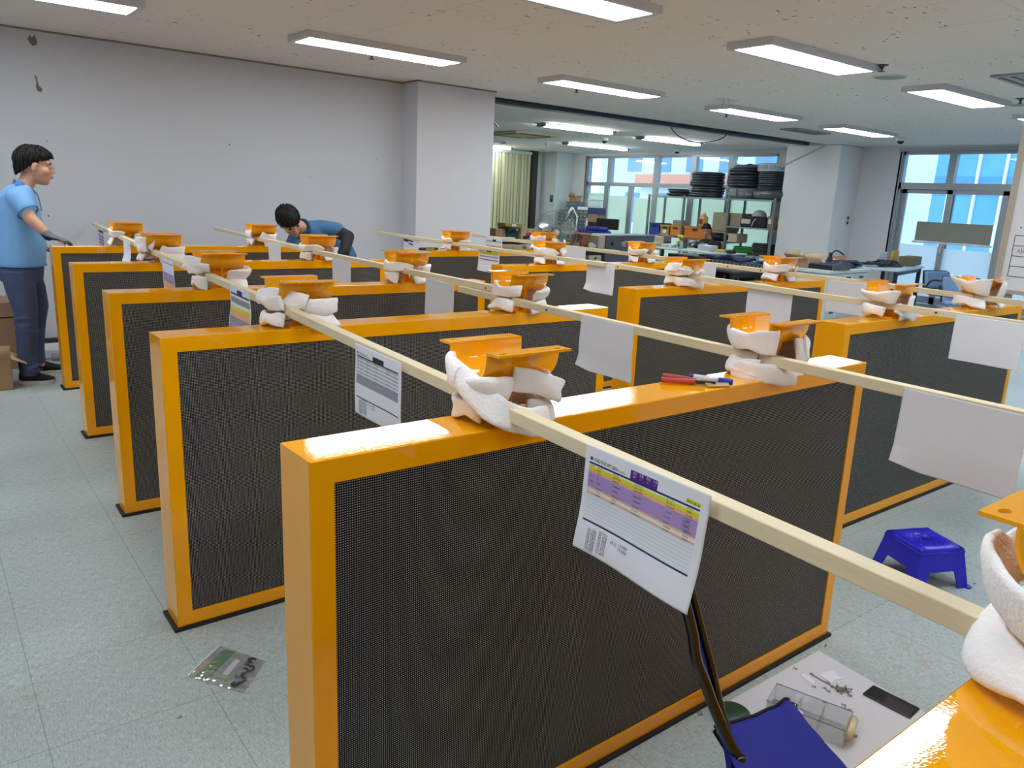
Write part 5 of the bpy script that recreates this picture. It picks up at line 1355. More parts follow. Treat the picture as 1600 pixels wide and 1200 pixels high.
# his stool
ws = thing('work_stool', 'round stool under the seated man in the far room', 'stool', (12.98, 10.22, 0))
MB().lathe([(.02, .33), (.17, .33), (.18, .35), (.17, .362), (.001, .362)], 22).build('seat', mat('black_vinyl', (30, 30, 32), .5), ws)
for k in range(4): MB().tube([(.10*math.cos(k*PI/2+.7), .10*math.sin(k*PI/2+.7), .33), (.19*math.cos(k*PI/2+.7), .19*math.sin(k*PI/2+.7), .0)], .012, 8).build('leg', STEEL, ws)

# ------------------------------------------------------------------ far room furniture
def table(name, label, cat, x0, y0, x1, y1, z, m_top, m_leg, rz=0.0, th=.03, leg=.045, rail=True, shelf=None, m_shelf=None):
    cx, cy = (x0+x1)/2, (y0+y1)/2; sx, sy = abs(x1-x0), abs(y1-y0)
    t = thing(name, label, cat, (cx, cy, 0), rz)
    MB().box((0, 0, z-th/2), (sx, sy, th), bev=.004).build('tabletop', m_top, t)
    for a in (-1, 1):
        for b in (-1, 1): MB().box((a*(sx/2-leg), b*(sy/2-leg), (z-th)/2), (leg, leg, z-th)).build('leg', m_leg, t)
    if rail:
        r = MB(); r.box((0, -(sy/2-leg), z-th-.03), (sx-leg*2, .03, .06)).box((0, sy/2-leg, z-th-.03), (sx-leg*2, .03, .06)); r.build('rail', m_leg, t)
    if shelf: MB().box((0, 0, shelf), (sx-.05, sy-.05, .025)).build('shelf', m_shelf or m_leg, t)
    return t
DKW = mat('dark_laminate', (70, 62, 58), .5); DKL = mat('dark_steel_leg', (40, 40, 44), .5); LTOP = mat('pale_green_top', (196, 212, 204), .5); REDW = mat('dark_red_shelf', (84, 34, 38), .5)
BEIGE = mat('beige_box', (196, 186, 164), .7)
def carton(label, x0, x1, y0, y1, z0, z1, m=CARD, rz=0.0, open_=False, cat='cardboard box', name='cardboard_box', tape=True, lab=None):
    t = thing(name, label, cat, ((x0+x1)/2, (y0+y1)/2, z0), rz)
    a, b, h = abs(x1-x0)/2, abs(y1-y0)/2, z1-z0
    if open_:
        q = .006
        MB().span((-a, -b, 0), (a, b, q)).span((-a, -b, 0), (-a+q, b, h)).span((a-q, -b, 0), (a, b, h)).span((-a, -b, 0), (a, -b+q, h)).span((-a, b-q, 0), (a, b, h)).build('carton', m, t)
        for s in (-1, 1):
            MB().grid(lambda u, v, s=s: (s*(a+a*.55*u), -b+2*b*v, h+a*.35*u), 2, 2, .005).build('flap', m, t)
        MB().grid(lambda u, v: (-a+2*a*v, b+b*.25*u, h+b*.7*u), 2, 2, .005).build('flap', m, t)
    else:
        MB().span((-a, -b, 0), (a, b, h), bev=.005).build('carton', m, t)
        if tape: MB().span((-.025, -b-.001, 0.0), (.025, b+.001, h+.001)).build('tape', mat('brown_tape', (176, 146, 104), .4), t)
    if lab: MB().span((lab[0], -b-.002, lab[2]), (lab[1], -b, lab[3])).span((-a-.002, lab[0], lab[2]), (-a, lab[1], lab[3])).build('paper_label', PAPER, t)
    return t

# left table with boxes, in front of the blinds
table('work_table', 'long table of boxes in front of the vertical blinds', 'table', 8.35, 11.6, 10.1, 12.5, .765, BEIGE, DKL)
carton('small brown box on the table nearest the white pillar', 8.74, 9.0, 11.9, 12.1, .765, .955, CARD)
t = thing('plastic_bin', 'dark green crate with slots on the table by the blinds', 'crate', (9.13, 12.0, .765))
MB().span((-.14, -.13, 0), (.14, .13, .14), bev=.01).build('crate', mat('dark_green_plastic', (28, 62, 56), .5), t)
MB().span((-.16, -.15, .14), (.16, .15, .215), bev=.01).build('rim', mat('dark_green_plastic'), t)
b = MB()
for k in (-.08, 0, .08): b.span((k-.02, -.152, .16), (k+.02, -.15, .195))
b.build('slot', mat('pale_slot', (150, 170, 170), .5), t)
t = thing('storage_case', 'mustard yellow case on top of the dark green crate', 'case', (9.16, 12.02, .98))
MB().span((-.21, -.13, 0), (.21, .13, .085), bev=.008).build('case_body', mat('mustard_plastic', (150, 140, 52), .5), t); MB().span((-.05, -.132, .03), (.05, -.13, .065)).build('paper_label', PAPER, t)
tag(MB().tube([(8.92, 11.85, .995), (9.0, 11.83, .99), (9.14, 11.82, .93)], 0, sq=(.07, .03)).build('black_tool', mat('black_handle'), None), 'black strap lying aslant on the dark green crate', 'strap')
carton('tan carton leaning open right of the dark green crate', 9.29, 9.45, 11.88, 12.1, .765, 1.0, CARD2, .3)
t = thing('cardboard_tray', 'flat cardboard tray with a red edge next to the fan', 'tray', (9.66, 12.1, .765))
MB().span((-.2, -.14, 0), (.2, .14, .17), bev=.004).build('carton', CARD, t); MB().span((-.2, -.145, .09), (.14, -.14, .115)).build('red_band', mat('red_print', (170, 44, 46), .6), t); MB().span((-.19, -.13, .17), (.19, .13, .19)).build('lid', CARD2, t)
tag(MB().tube(smoothpath([(9.3, 11.75, .80), (9.5, 11.7, .86), (9.7, 11.72, .81), (9.95, 11.74, .80)], 5), .03, 8).build('cable_bundle', mat('black_cable')), 'black cable bundle on the table before the flat tray', 'cable')
tag(MB().box((8.92, 11.72, .79), (.22, .16, .05), .2, bev=.015).build('plastic_packet', mat('grey_packet', (186, 196, 200), .3)), 'clear packet lying at the front edge of the box table', 'packet')
carton('pale box standing on a low shelf behind the foam by the pillar', 8.4, 8.85, 11.2, 11.5, 0, .70, mat('tan_board', (186, 168, 130), .7))
carton('beige carton under the table edge, next to the blue leaflets', 8.95, 9.25, 11.2, 11.45, 0, .70, BEIGE)
t = thing('leaflet_stack', 'stack of blue and orange leaflets on a low box', 'leaflets', (9.42, 11.3, .0))
MB().span((-.2, -.14, 0), (.2, .14, .56)).build('low_box', mat('tan_board'), t); MB().box((0, -.02, .585), (.40, .27, .05), .2).build('leaflets', mat('blue_leaflet', (70, 84, 160), .5, var=.5, scale=20), t); MB().box((.08, 0, .63), (.30, .2, .04), .5).build('top_leaflet', mat('orange_leaflet', (206, 120, 70), .5, var=.4, scale=20), t)

# big floor fan
fan = thing('floor_fan', 'large round wire-guard floor fan in front of the parts drawers', 'fan', (7.75, 9.02, 0))
GR = mat('grey_wire_guard', (150, 164, 168), .35, metal=.6)
view = Vector((7.75, 9.02, 0)).normalized(); FM = frame((-view.x, -view.y, .05), (0, 0, 1)); fc_ = Vector((0, 0, 1.06)); FR = .325
b = MB()
for r, d, tr in ((FR, 0, .005), (FR*.82, .055, .0018), (FR*.66, .075, .0018), (FR*.5, .088, .0018), (FR*.34, .096, .0018), (FR*.2, .10, .003)):
    b.tube([fc_+FM @ Vector((d, r*math.cos(a), r*math.sin(a))) for a in [2*PI*k/40 for k in range(40)]], tr, 5, closed=True)
for k in range(60):
    a = 2*PI*k/60; b.tube([fc_+FM @ Vector((d, r*math.cos(a+tw_), r*math.sin(a+tw_))) for r, d, tw_ in ((FR*.2, .10, 0), (FR*.5, .088, .12), (FR*.82, .055, .2), (FR, 0, .22))], .0011, 4)
for k in range(40):
    a = 2*PI*k/40; b.tube([fc_+FM @ Vector((d, r*math.cos(a), r*math.sin(a))) for r, d in ((FR*.25, -.10), (FR*.85, -.07), (FR, 0))], .0012, 4)
b.build('guard', GR, fan)
b = MB()
for k in range(3):
    a0 = 2*PI*k/3+.4
    b.grid(lambda u, v, a0=a0: fc_+FM @ Vector((.02+.05*(v-.5), (.06+.24*u)*math.cos(a0+(v-.5)*(1.25-.35*u)), (.06+.24*u)*math.sin(a0+(v-.5)*(1.25-.35*u)))), 8, 8, .003)
b.build('blade', CLEAR, fan)
MB().ell(fc_+FM @ Vector((-.10, 0, 0)), (.09, .09, .11)).build('motor', mat('grey_motor', (120, 126, 126), .5), fan)
MB().lathe([(.05, .0), (.055, .01)], 18, fc_+FM @ Vector((.10, 0, 0)), rot=FM @ Matrix.Rotation(PI/2, 3, 'Y')).build('badge', mat('white_badge', (222, 226, 226), .4), fan)
MB().tube([(0, 0, .03), (-.0, 0, .98)], .022, 12).build('pole', DKL, fan); MB().lathe([(.26, 0), (.26, .02), (.1, .04), (.03, .05)], 26).build('base', DKL, fan)

# bench with parts drawers under the far window
table('parts_bench', 'bench under the far window carrying the parts drawers', 'bench', 13.1, 13.2, 13.98, 15.75, .76, BEIGE, DKL)
DRW = mat('grey_drawer_cabinet', (92, 102, 106), .5); DRF = mat('clear_drawer_front', (112, 126, 130), .25)
def drawers(label, y0, y1, z0, z1, nc, nr):
    t = thing('component_cabinet', label, 'drawer cabinet', (13.62, (y0+y1)/2, z0), 0, 'stacked parts drawers')
    a, h = (y1-y0)/2, z1-z0
    MB().span((-.12, -a, 0), (.14, a, h)).build('cabinet', DRW, t)
    for i in range(nc):
        for j in range(nr):
            ya, yb = -a+(i+.08)*2*a/nc, -a+(i+.92)*2*a/nc; za, zb = (j+.1)*h/nr, (j+.88)*h/nr
            d = MB().span((-.14, ya, za), (-.12, yb, zb)).build('drawer', DRF, t)
            MB().span((-.155, (ya+yb)/2-.015, za+.35*(zb-za)), (-.14, (ya+yb)/2+.015, za+.5*(zb-za))).build('pull', mat('white_pull', (206, 214, 214), .5), d)
drawers('wide lower parts drawers left of the desk lamp', 14.98, 15.66, .76, 1.28, 5, 6)
drawers('parts drawers right of the desk lamp, tallest of the stack', 14.52, 14.97, .76, 1.30, 3, 6)
drawers('short parts drawers on top of the left stack', 14.98, 15.36, 1.285, 1.50, 3, 2)
carton('small open carton on top of the parts drawers', 13.5, 13.7, 15.02, 15.26, 1.50, 1.62, CARD, 0, True)
tag(MB().box((13.6, 14.75, 1.345), (.2, .36, .08), bev=.01).build('paper_stack', PAPER), 'white papers heaped on the parts drawers', 'papers')
t = thing('white_bin', 'translucent white bin on the parts drawers by the window', 'bin', (13.62, 14.42, 1.40))
MB().span((-.12, -.14, 0), (.12, .14, .16), bev=.012).build('bin_body', mat('milky_plastic', (206, 218, 222), .4), t); MB().span((-.13, -.15, .16), (.13, .15, .18)).build('lid', mat('milky_plastic'), t)
t = thing('box_stack', 'stacked brown and dark cartons right of the parts drawers', 'cartons', (13.62, 14.34, .76))
MB().span((-.14, -.16, 0), (.14, .16, .28)).build('dark_carton', mat('dark_brown_board', (58, 46, 42), .7), t); MB().span((-.14, -.16, .28), (.14, .16, .46)).build('open_carton', CARD, t); MB().span((-.13, -.18, .46), (.13, .18, .62)).build('blue_lid_box', mat('navy_box', (44, 62, 104), .5), t)
t = thing('spray_bottle', 'small white bottle before the dark carton at the far window', 'bottle', (13.4, 14.44, .96))
MB().lathe([(.03, -.2), (.03, .08), (.012, .11), (.012, .13)], 14).build('bottle', mat('white_bottle', (226, 228, 226), .4), t); MB().lathe([(.014, .13), (.014, .16)], 12).build('cap', mat('white_bottle'), t)
t = thing('monitor', 'black monitor turned away at the far window', 'monitor', (13.6, 13.9, .76), .3)
MB().span((-.03, -.30, .12), (.03, .30, .38), bev=.01).build('screen', mat('black_monitor', (26, 28, 32), .4), t); MB().span((-.08, -.12, 0), (.08, .12, .015)).span((-.015, -.03, 0), (.015, .03, .15)).build('stand', mat('black_monitor'), t)
tag(MB().tube([(13.25, 14.85, .81), (13.25, 13.45, .81)], .055, 14).build('blue_roll', mat('blue_wrap', (38, 52, 150), .5, var=.3, scale=9)), 'long blue wrapped roll along the far bench', 'roll')
tag(MB().tube([(13.2, 14.2, .905), (13.2, 13.5, .905)], .045, 14).build('blue_roll', mat('blue_wrap')), 'shorter blue roll lying on the long one', 'roll')
lp = thing('desk_lamp', 'white jointed magnifier lamp before the parts drawers', 'lamp', (13.2, 14.6, .76))
WL = mat('white_lamp', (222, 228, 226), .4)
MB().lathe([(.09, 0), (.09, .02), (.02, .03)], 18).build('base', WL, lp); MB().tube([(0, 0, .02), (0, -.02, .38)], .017, 8).build('lower_arm', WL, lp); MB().tube([(0, -.02, .38), (-.02, .15, .60)], .017, 8).build('upper_arm', WL, lp); MB().tube([(-.02, .15, .60), (-.04, .22, .52), (-.06, .34, .30)], [.03, .03, .02], 10).build('lamp_head', WL, lp); MB().ell((0, -.02, .38), (.03, .03, .03)).build('joint', WL, lp)
t = thing('wall_switch', 'small dark control panel on the far wall beside the pillar', 'switch', (13.62, 16.1, 1.55)); MB().span((-.012, -.06, -.09), (0, .06, .09), bev=.003).build('plate', mat('dark_switch', (60, 66, 70), .5), t); MB().span((-.014, -.04, .0), (-.012, .04, .06)).build('display', mat('grey_display', (120, 130, 132), .4), t)
t = thing('wall_switch', 'double switch plate on the near pillar by the window', 'switch', (13.98, 7.93, 1.42)); MB().span((-.05, -.012, -.10), (.05, 0, .10), bev=.003).build('plate', mat('white_switch', (214, 220, 222), .4), t); MB().span((-.03, -.015, .01), (.03, -.012, .07)).span((-.03, -.015, -.07), (.03, -.012, -.02)).build('rocker', mat('dark_switch'), t)
t = thing('wall_switch', 'pale low socket plate on the near pillar below the switches', 'switch', (13.72, 7.93, .98)); MB().span((-.035, -.010, -.07), (.035, 0, .07), bev=.003).build('plate', mat('white_switch'), t)

# blinds
bl = thing('vertical_blind', 'cream vertical blinds hanging at the back of the far room', 'blinds', (12.0, 16.42, 0))
CRM = mat('cream_blind_fabric', (222, 214, 172), .8, var=.05, scale=4); CRM2 = mat('cream_blind_shade', (206, 198, 158), .8)
MB().span((-1.9, -.03, 2.64), (1.12, .03, 2.70)).build('headrail', ALUL, bl)
for k in range(28):
    x = 1.06-.105*k; MB().box((x, 0, 1.36), (.115, .004, 2.56), Matrix.Rotation(.45 if k % 2 else .28, 3, 'Z')).build('slat', CRM if k % 3 else CRM2, bl)

# work table, cartons and grey cabinet in the middle
table('work_table', 'dark table with a dark red lower shelf behind the small blank sheet', 'table', 8.3, 9.2, 9.03, 10.0, .80, DKW, DKL, shelf=.56, m_shelf=REDW)
carton('small brown carton of cables right of the fan', 8.33, 8.47, 9.25, 9.4, .80, .90, CARD, 0, True)
carton('brown carton with open flap between the fan and the grey cabinet', 8.49, 8.70, 9.28, 9.5, .80, 1.0, mat('red_brown_board', (150, 104, 76), .8), .2, True)
tag(MB().ell((8.69, 9.23, .85), (.07, .05, .05)).ell((8.64, 9.20, .835), (.03, .03, .035)).ell((8.75, 9.21, .84), (.03, .03, .03)).build('rag_bundle', mat('pale_rag', (206, 202, 196), .8, var=.3, scale=40)), 'pale crumpled bundle before the open brown carton', 'cloth')
carton('beige box standing against the grey cabinet', 8.87, 9.02, 9.25, 9.5, .80, 1.01, BEIGE, 0, tape=False)
t = thing('power_supply', 'pale boxed supply on the shelf left of the grey cabinet', 'box', (8.85, 9.35, .575)); MB().span((-.16, -.1, 0), (.16, .1, .12), bev=.004).build('case_body', BEIGE, t); MB().lathe([(.02, 0), (.02, .006)], 12, (-.02, -.1, .07), rot=Matrix.Rotation(PI/2, 3, 'X')).build('socket', mat('black_print', (30, 30, 36), .5), t)
mc = thing('grey_cabinet', 'dark grey metal machine cabinet standing behind the fourth batten', 'cabinet', (9.66, 9.55, 0), math.radians(3))
GC = mat('dark_grey_cabinet', (92, 94, 100), .5, var=.06)
MB().span((-.61, -.25, 0), (.61, .25, 1.015), bev=.008).build('cabinet_body', GC, mc)
MB().span((.06, -.253, .89), (.54, -.25, .99)).build('display_window', mat('blue_grey_window', (84, 104, 130), .2), mc)
MB().lathe([(.035, 0), (.035, .004)], 18, (-.46, -.25, .88), rot=Matrix.Rotation(PI/2, 3, 'X')).build('port', mat('black_print'), mc)
b = MB(); 
for k in range(3): b.box((-.20+.035*k, -.2515, .875-.01*k), (.012, .003, .07), Matrix.Rotation(.5, 3, 'Y'))
b.tube([(-.24, -.2515, .89), (-.12, -.2515, .90)], .005, 5); b.build('emblem', mat('white_emblem', (222, 226, 228), .5), mc)
MB().span((.612, -.25, 0), (.632, .25, 1.02)).build('edge_profile', ALU, mc)

# person's desk
table('work_desk', 'cluttered pale desk in front of the seated man', 'desk', 11.72, 9.0, 12.52, 11.1, .72, LTOP, DKL, th=.03)
t = thing('desk_bin', 'grey bin standing at the left end of the cluttered desk', 'bin', (11.95, 10.86, .72)); MB().span((-.14, -.15, 0), (.14, .15, .20), bev=.01).build('bin_body', mat('beige_box'), t)
tag(MB().box((12.1, 10.55, .75), (.28, .26, .06), .3, bev=.01).build('paper_stack', mat('grey_paper_heap', (206, 212, 216), .7, var=.2, scale=22)), 'heap of papers on the cluttered desk', 'papers')
for x, y, r, h, m_, lb in ((11.95, 10.42, .03, .08, PAPER, 'white paper cup on the cluttered desk'), (11.88, 10.07, .035, .15, mat('clear_blue_bottle', (150, 190, 214), .15), 'clear blue bottle beside the yellow drill'), (12.05, 10.32, .028, .12, mat('grey_bottle', (176, 190, 194), .3), 'grey bottle behind the paper cup')):
    t = thing('bottle', lb, 'bottle', (x, y, .72)); MB().lathe([(r, 0), (r, h*.75), (r*.5, h*.9), (r*.5, h)], 16).build('bottle', m_, t); MB().lathe([(r*.55, h), (r*.55, h*1.12)], 12).build('cap', mat('pink_cap', (206, 120, 140), .4), t)
YEL = mat('yellow_tool_plastic', (222, 178, 40), .5); BKP = mat('black_tool_plastic', (34, 34, 36), .6)
for x, y, z, rz, lb in ((11.95, 10.18, .72, .6, 'yellow and black drill standing on the cluttered desk'), (12.42, 10.45, .80, 2.4, 'yellow and black drill held in the gloved hands')):
    t = thing('power_drill', lb, 'drill', (x, y, z), rz); MB().tube([(0, 0, .13), (.16, 0, .13)], [.035, .028], 12).build('drill_body', YEL, t); MB().tube([(.16, 0, .13), (.21, 0, .13)], [.02, .014], 10).build('chuck', BKP, t); MB().tube([(.03, 0, .12), (.01, 0, .03)], .022, 10).build('grip', BKP, t); MB().box((.02, 0, .015), (.11, .07, .035), bev=.006).build('battery', YEL, t)
t = thing('tool_holder', 'brown holder of upright tools behind the yellow drill', 'holder', (12.15, 10.25, .72)); MB().span((-.05, -.06, 0), (.05, .06, .2)).build('holder', mat('brown_holder', (104, 92, 80), .7), t)
for k in range(4): MB().tube([(-.03+.02*k, -.02+.015*k, .1), (-.04+.025*k, -.03+.02*k, .27)], .006, 6).build('tool', BKP, t)
b = MB()
for k in range(9): b.box((.01*math.sin(k*2), .01*math.cos(k*3), .006+.012*k), (.22, .30, .011), .1*math.sin(k*1.7))
o = b.build('notebook_stack', PAPER, None, (12.12, 9.62, .72)); tag(o, 'stack of white papers in front of the seated man', 'papers')
t = thing('orange_tool', 'orange hand tool right of the paper stack on the cluttered desk', 'tool', (11.98, 9.2, .74)); MB().box((0, 0, .02), (.07, .24, .05), bev=.012).build('tool_body', YEL, t); MB().box((.02, -.22, .02), (.10, .18, .07), bev=.02).build('motor', BKP, t)
# bin of lamps behind
t = thing('hooded_case', 'grey hooded case behind the desk papers, left of the tool holder', 'case', (12.2, 10.95, .72)); MB().prism([(-.25, 0), (.25, 0), (.25, .05), (.05, .22), (-.10, .26), (-.25, .2)], 'x', -.1, .1).build('case_body', mat('taupe_case', (120, 110, 100), .6), t); MB().span((-.09, -.26, .02), (.09, -.252, .10)).build('blue_front', mat('navy_box'), t)

# slotted-angle rack
rk = thing('storage_rack', 'grey slotted-angle storage rack before the far window', 'rack', (13.65, 10.75, 0))
RKM = mat('grey_slotted_angle', (150, 156, 158), .45, metal=.35); SLOT = mat('rack_slot_black', (30, 32, 32), .6)
YU = (12.40, 11.38, 10.20, 9.12)
for y in YU:
    for x in (13.38, 13.92):
        o = MB().span((x-13.65-.02, y-10.75-.02, 0), (x-13.65+.02, y-10.75+.02, 1.76)).build('upright', RKM, rk)
        b = MB(); s = -1
        for k in range(42): b.span((x-13.65-.0215, y-10.75-.008, .06+.04*k), (x-13.65-.0205, y-10.75+.008, .082+.04*k)); b.span((x-13.65-.008, y-10.75-.0215, .06+.04*k), (x-13.65+.008, y-10.75-.0205, .082+.04*k))
        b.build('slot_row', SLOT, o)
for a, b_, zs in ((0, 1, (1.73, .87, .25)), (1, 2, (1.73, .85, .25)), (2, 3, (1.73, 1.18, .63, .2))):
    for z in zs: MB().span((-.29, YU[b_]-10.75, z-.03), (.29, YU[a]-10.75, z)).build('shelf', RKM, rk)
# coils and rolls on the top shelf
COILM = mat('black_corrugated_hose', (30, 34, 46), .45, var=.2, scale=8)
def coil(label, x, y, z, r, h, n, m=COILM, tr=None, wob=.012, seed=0, cat='hose coil', sq=1.0):
    tr = tr or h/n/2*1.12; rr = random.Random(seed); t = thing('hose_coil', label, cat, (x, y, z))
    b = MB()
    for k in range(n):
        ox, oy = rr.uniform(-wob, wob), rr.uniform(-wob, wob); q = r*(1+rr.uniform(-.03, .03)); tl = rr.uniform(-.03, .03)
        b.tube([(ox+q*math.cos(a)*sq-tr*0, oy+q*math.sin(a), tr+k*h/n+tl*math.cos(a)*q) for a in [2*PI*i/30 for i in range(30)]], tr, 8, closed=True)
    o = b.build('hose', m, t)
    b = MB()
    for a in (.4, 2.5, 4.6): 
        p = [(dx, dz) for dx, dz in ((r-tr*1.3, 0), (r+tr*1.3, 0), (r+tr*1.3, h+tr), (r-tr*1.3, h+tr))]
        b.tube([(dx*math.cos(a)*sq, dx*math.sin(a), dz+.003) for dx, dz in p], .004, 5, closed=True)
    b.build('tie', mat('pale_tie', (150, 152, 150), .6), t)
    return t
coil('tall black hose coil left of the middle coil on the rack', 13.62, 10.98, 1.735, .38, .50, 9, seed=1, wob=.02, sq=.55)
coil('black hose coil in the middle of the rack top, under the grey bag', 13.62, 10.06, 1.96, .35, .36, 6, seed=2, sq=.6)
coil('black hose coil at the right end of the rack top, below the lettered band', 13.60, 9.34, 1.91, .335, .36, 9, seed=3, wob=.004, sq=.6)
t = coil('low tangle of black cable at the left end of the rack top', 13.6, 11.75, 1.735, .26, .15, 5, seed=4, wob=.05, sq=.6, cat='cable coil')
t = thing('banded_coil', 'grey coil with black lettering under the middle hose coil', 'cable coil', (13.62, 10.05, 1.735))
GB_ = mat('grey_coil_wrap', (92, 98, 106), .5); NAVY = mat('navy_lettering', (30, 54, 128), .5); BKL = mat('black_lettering', (34, 38, 46), .5)
MB().lathe([(.34, 0), (.37, .02), (.37, .19), (.34, .21)], 36, sx=.6).build('coil_wrap', GB_, t)
b = MB()
def ringmap(r, a0, z0, sx=.6):
    def fn(u, v): a = a0-0+u/r; return (-(r+.003)*math.cos(a)*sx, -(r+.003)*math.sin(a), z0+v)
    return fn
text_geo(b, 'KUMKANG', .085, lambda u, v: ringmap(.37, -1.25, .06)(u, v), 0); text_geo(b, 'CD 28mm', .07, lambda u, v: ringmap(.37, .15, .07)(u, v), 0)
b.build('lettering', mat('pale_lettering', (170, 176, 180), .5), t)
MB().tube([(-.225, .02, -.0), (-.232, .02, .2)], .008, 6).build('tie', mat('pale_tie'), t)
t = thing('banded_coil', 'pale band with blue Korean lettering on top of the right coil', 'cable coil', (13.60, 9.35, 2.27))
MB().lathe([(.36, 0), (.385, .015), (.385, .135), (.36, .15)], 36, sx=.6).build('coil_wrap', mat('pale_grey_wrap', (176, 184, 190), .5), t)
b = MB(); text_geo(b, '\uc624\uc8fc\ub09c\ubc29', .085, ringmap(.385, .02, .035), 0); text_geo(b, '\uc624\uc8fc\ub09c\ubc29', .085, ringmap(.385, -1.12, .035), 0)
b.tube([ringmap(.385, 0, 0)(-.06+.035*math.cos(a), .072+.035*math.sin(a)) for a in [2*PI*k/16 for k in range(16)]], .005, 5, closed=True); b.tube([ringmap(.385, 0, 0)(-.075, .072), ringmap(.385, 0, 0)(-.045, .072)], .004, 5)
b.build('lettering', NAVY, t)
b = MB()
for a0 in (-.42, .72):
    for k in range(4): b.tube([ringmap(.385, a0, .04+.022*k)(0, 0), ringmap(.385, a0, .04+.022*k)(.08, 0)], .003, 4)
b.build('small_print', mat('grey_print', (120, 130, 150), .5), t)
t = thing('wrapped_coil', 'dull coil in torn film sagging over the right end of the rack top', 'cable coil', (13.56, 9.35, 1.735))
MB().lathe([(.28, 0), (.36, .03), (.38, .10), (.36, .165), (.30, .175)], 30, sx=.62).jitter(.02, 9, 3).build('film', mat('dusty_film', (78, 82, 84), .35, var=.35, scale=12), t)
tag(MB().ell((13.6, 10.0, 2.36), (.17, .34, .055), n=22, m=12).jitter(.03, 11, 2).build('grey_bag', mat('grey_film_bag', (96, 104, 122), .3, var=.3, scale=14)), 'crumpled grey bag on the middle hose coil', 'bag')
# bins and boxes on the shelves
def bin_(label, y0, y1, z, h, rgb, nm, lab=False):
    t = thing('storage_bin', label, 'bin', (13.6, (y0+y1)/2, z), 0, 'plastic bins on the rack'); a = abs(y1-y0)/2; m_ = mat(nm, rgb, .5)
    q = .012
    MB().span((-.2, -a, 0), (.2, a, q)).span((-.2, -a, 0), (-.2+q, a, h)).span((.2-q, -a, 0), (.2, a, h)).span((-.2, -a, 0), (.2, -a+q, h)).span((-.2, a-q, 0), (.2, a, h)).build('bin_body', m_, t)
    MB().span((-.215, -a-.008, h-.03), (-.195, a+.008, h)).build('rim', m_, t); MB().span((-.216, -.06, h-.085), (-.199, .06, h-.045)).build('hand_slot', SLOT, t)
    if lab: MB().span((-.203, -.05, .06), (-.2, .05, .13)).build('paper_label', PAPER, t)
bin_('blue bin at the left end of the rack middle shelf', 12.03, 12.33, .87, .26, (34, 66, 150), 'blue_bin')
bin_('mustard bin with a white label on the rack', 11.74, 12.01, .87, .235, (176, 142, 40), 'mustard_bin', True)
bin_('orange bin between the mustard bin and the upright', 11.42, 11.72, .87, .24, (222, 130, 40), 'orange_bin')
bin_('wide orange bin behind the head of the seated man', 10.72, 11.33, .85, .26, (206, 118, 40), 'orange_bin2')
carton('grey-brown carton of parts above the orange bins', 13.5, 13.7, 11.45, 11.75, 1.115, 1.22, mat('grey_board', (150, 142, 130), .8), tape=False)
t = thing('jug', 'yellow jug on the wide orange bin', 'jug', (13.6, 10.98, 1.115)); MB().lathe([(.09, 0), (.095, .02), (.095, .2), (.05, .25), (.03, .27)], 20).build('jug_body', mat('amber_jug', (206, 170, 90), .35), t); MB().lathe([(.035, .27), (.035, .30)], 14).build('cap', PAPER, t); MB().span((-.098, -.05, .06), (-.09, .05, .17)).build('jug_label', mat('red_print'), t)
carton('large brown carton leaning on the rack behind the seated man', 13.45, 13.85, 10.23, 10.62, 1.06, 1.44, mat('taupe_board', (150, 136, 116), .8))
carton('brown carton behind the second upright of the rack', 13.45, 13.85, 9.90, 10.17, 1.18, 1.44, mat('taupe_board'))
tag(MB().ell((13.6, 10.5, .93), (.2, .24, .08), n=20).jitter(.02, 9).build('black_bag', mat('black_cloth', (30, 30, 36), .8)), 'black bag right of the seated man head', 'bag')
carton('pale carton on the middle shelf under the large brown one', 13.45, 13.8, 9.96, 10.18, .85, 1.03, BEIGE, tape=False)
carton('flat board under the leaning carton', 13.45, 13.85, 10.25, 10.60, 1.02, 1.055, mat('grey_board'), tape=False)
t = thing('helmet', 'grey safety helmet on the right bay of the rack', 'helmet', (13.58, 9.58, 1.38)); MB().ell((0, 0, .03), (.13, .15, .12), n=20).build('shell', mat('grey_helmet', (150, 156, 164), .35), t); MB().lathe([(.15, .02), (.17, .015), (.17, .005), (.13, .0)], 24).build('brim', mat('dark_brim', (60, 62, 70), .5), t)
t = thing('tool_bag', 'dark tool bag with pale patch under the safety helmet', 'bag', (13.58, 9.6, 1.18)); MB().span((-.18, -.30, 0), (.18, .30, .20), bev=.03).jitter(.012, 8).build('bag_body', mat('black_cloth'), t); MB().span((-.186, .05, .07), (-.176, .26, .16)).build('patch', BEIGE, t); MB().tube(smoothpath([(-.19, .0, .02), (-.2, -.03, .1), (-.19, -.08, .18)], 5), .008, 6).build('strap', PAPER, t)
carton('brown carton with a white label at the right end of the rack', 13.42, 13.8, 9.15, 9.28, 1.18, 1.42, CARD, lab=(-.04, .04, .10, .18)) if False else carton('brown carton with a white label at the right end of the rack', 13.45, 13.80, 9.145, 9.29, 1.18, 1.42, CARD, tape=False, lab=(-.045, .045, .09, .18))
coil('green hose coil on the low right bay of the rack', 13.60, 9.82, .635, .27, .14, 4, mat('green_hose', (20, 116, 44), .4), seed=6, wob=.02, sq=.6)
coil('black hose coil beside the green one on the rack', 13.60, 9.40, .635, .24, .24, 6, mat('black_hose', (26, 28, 32), .5), seed=7, wob=.01, sq=.6)

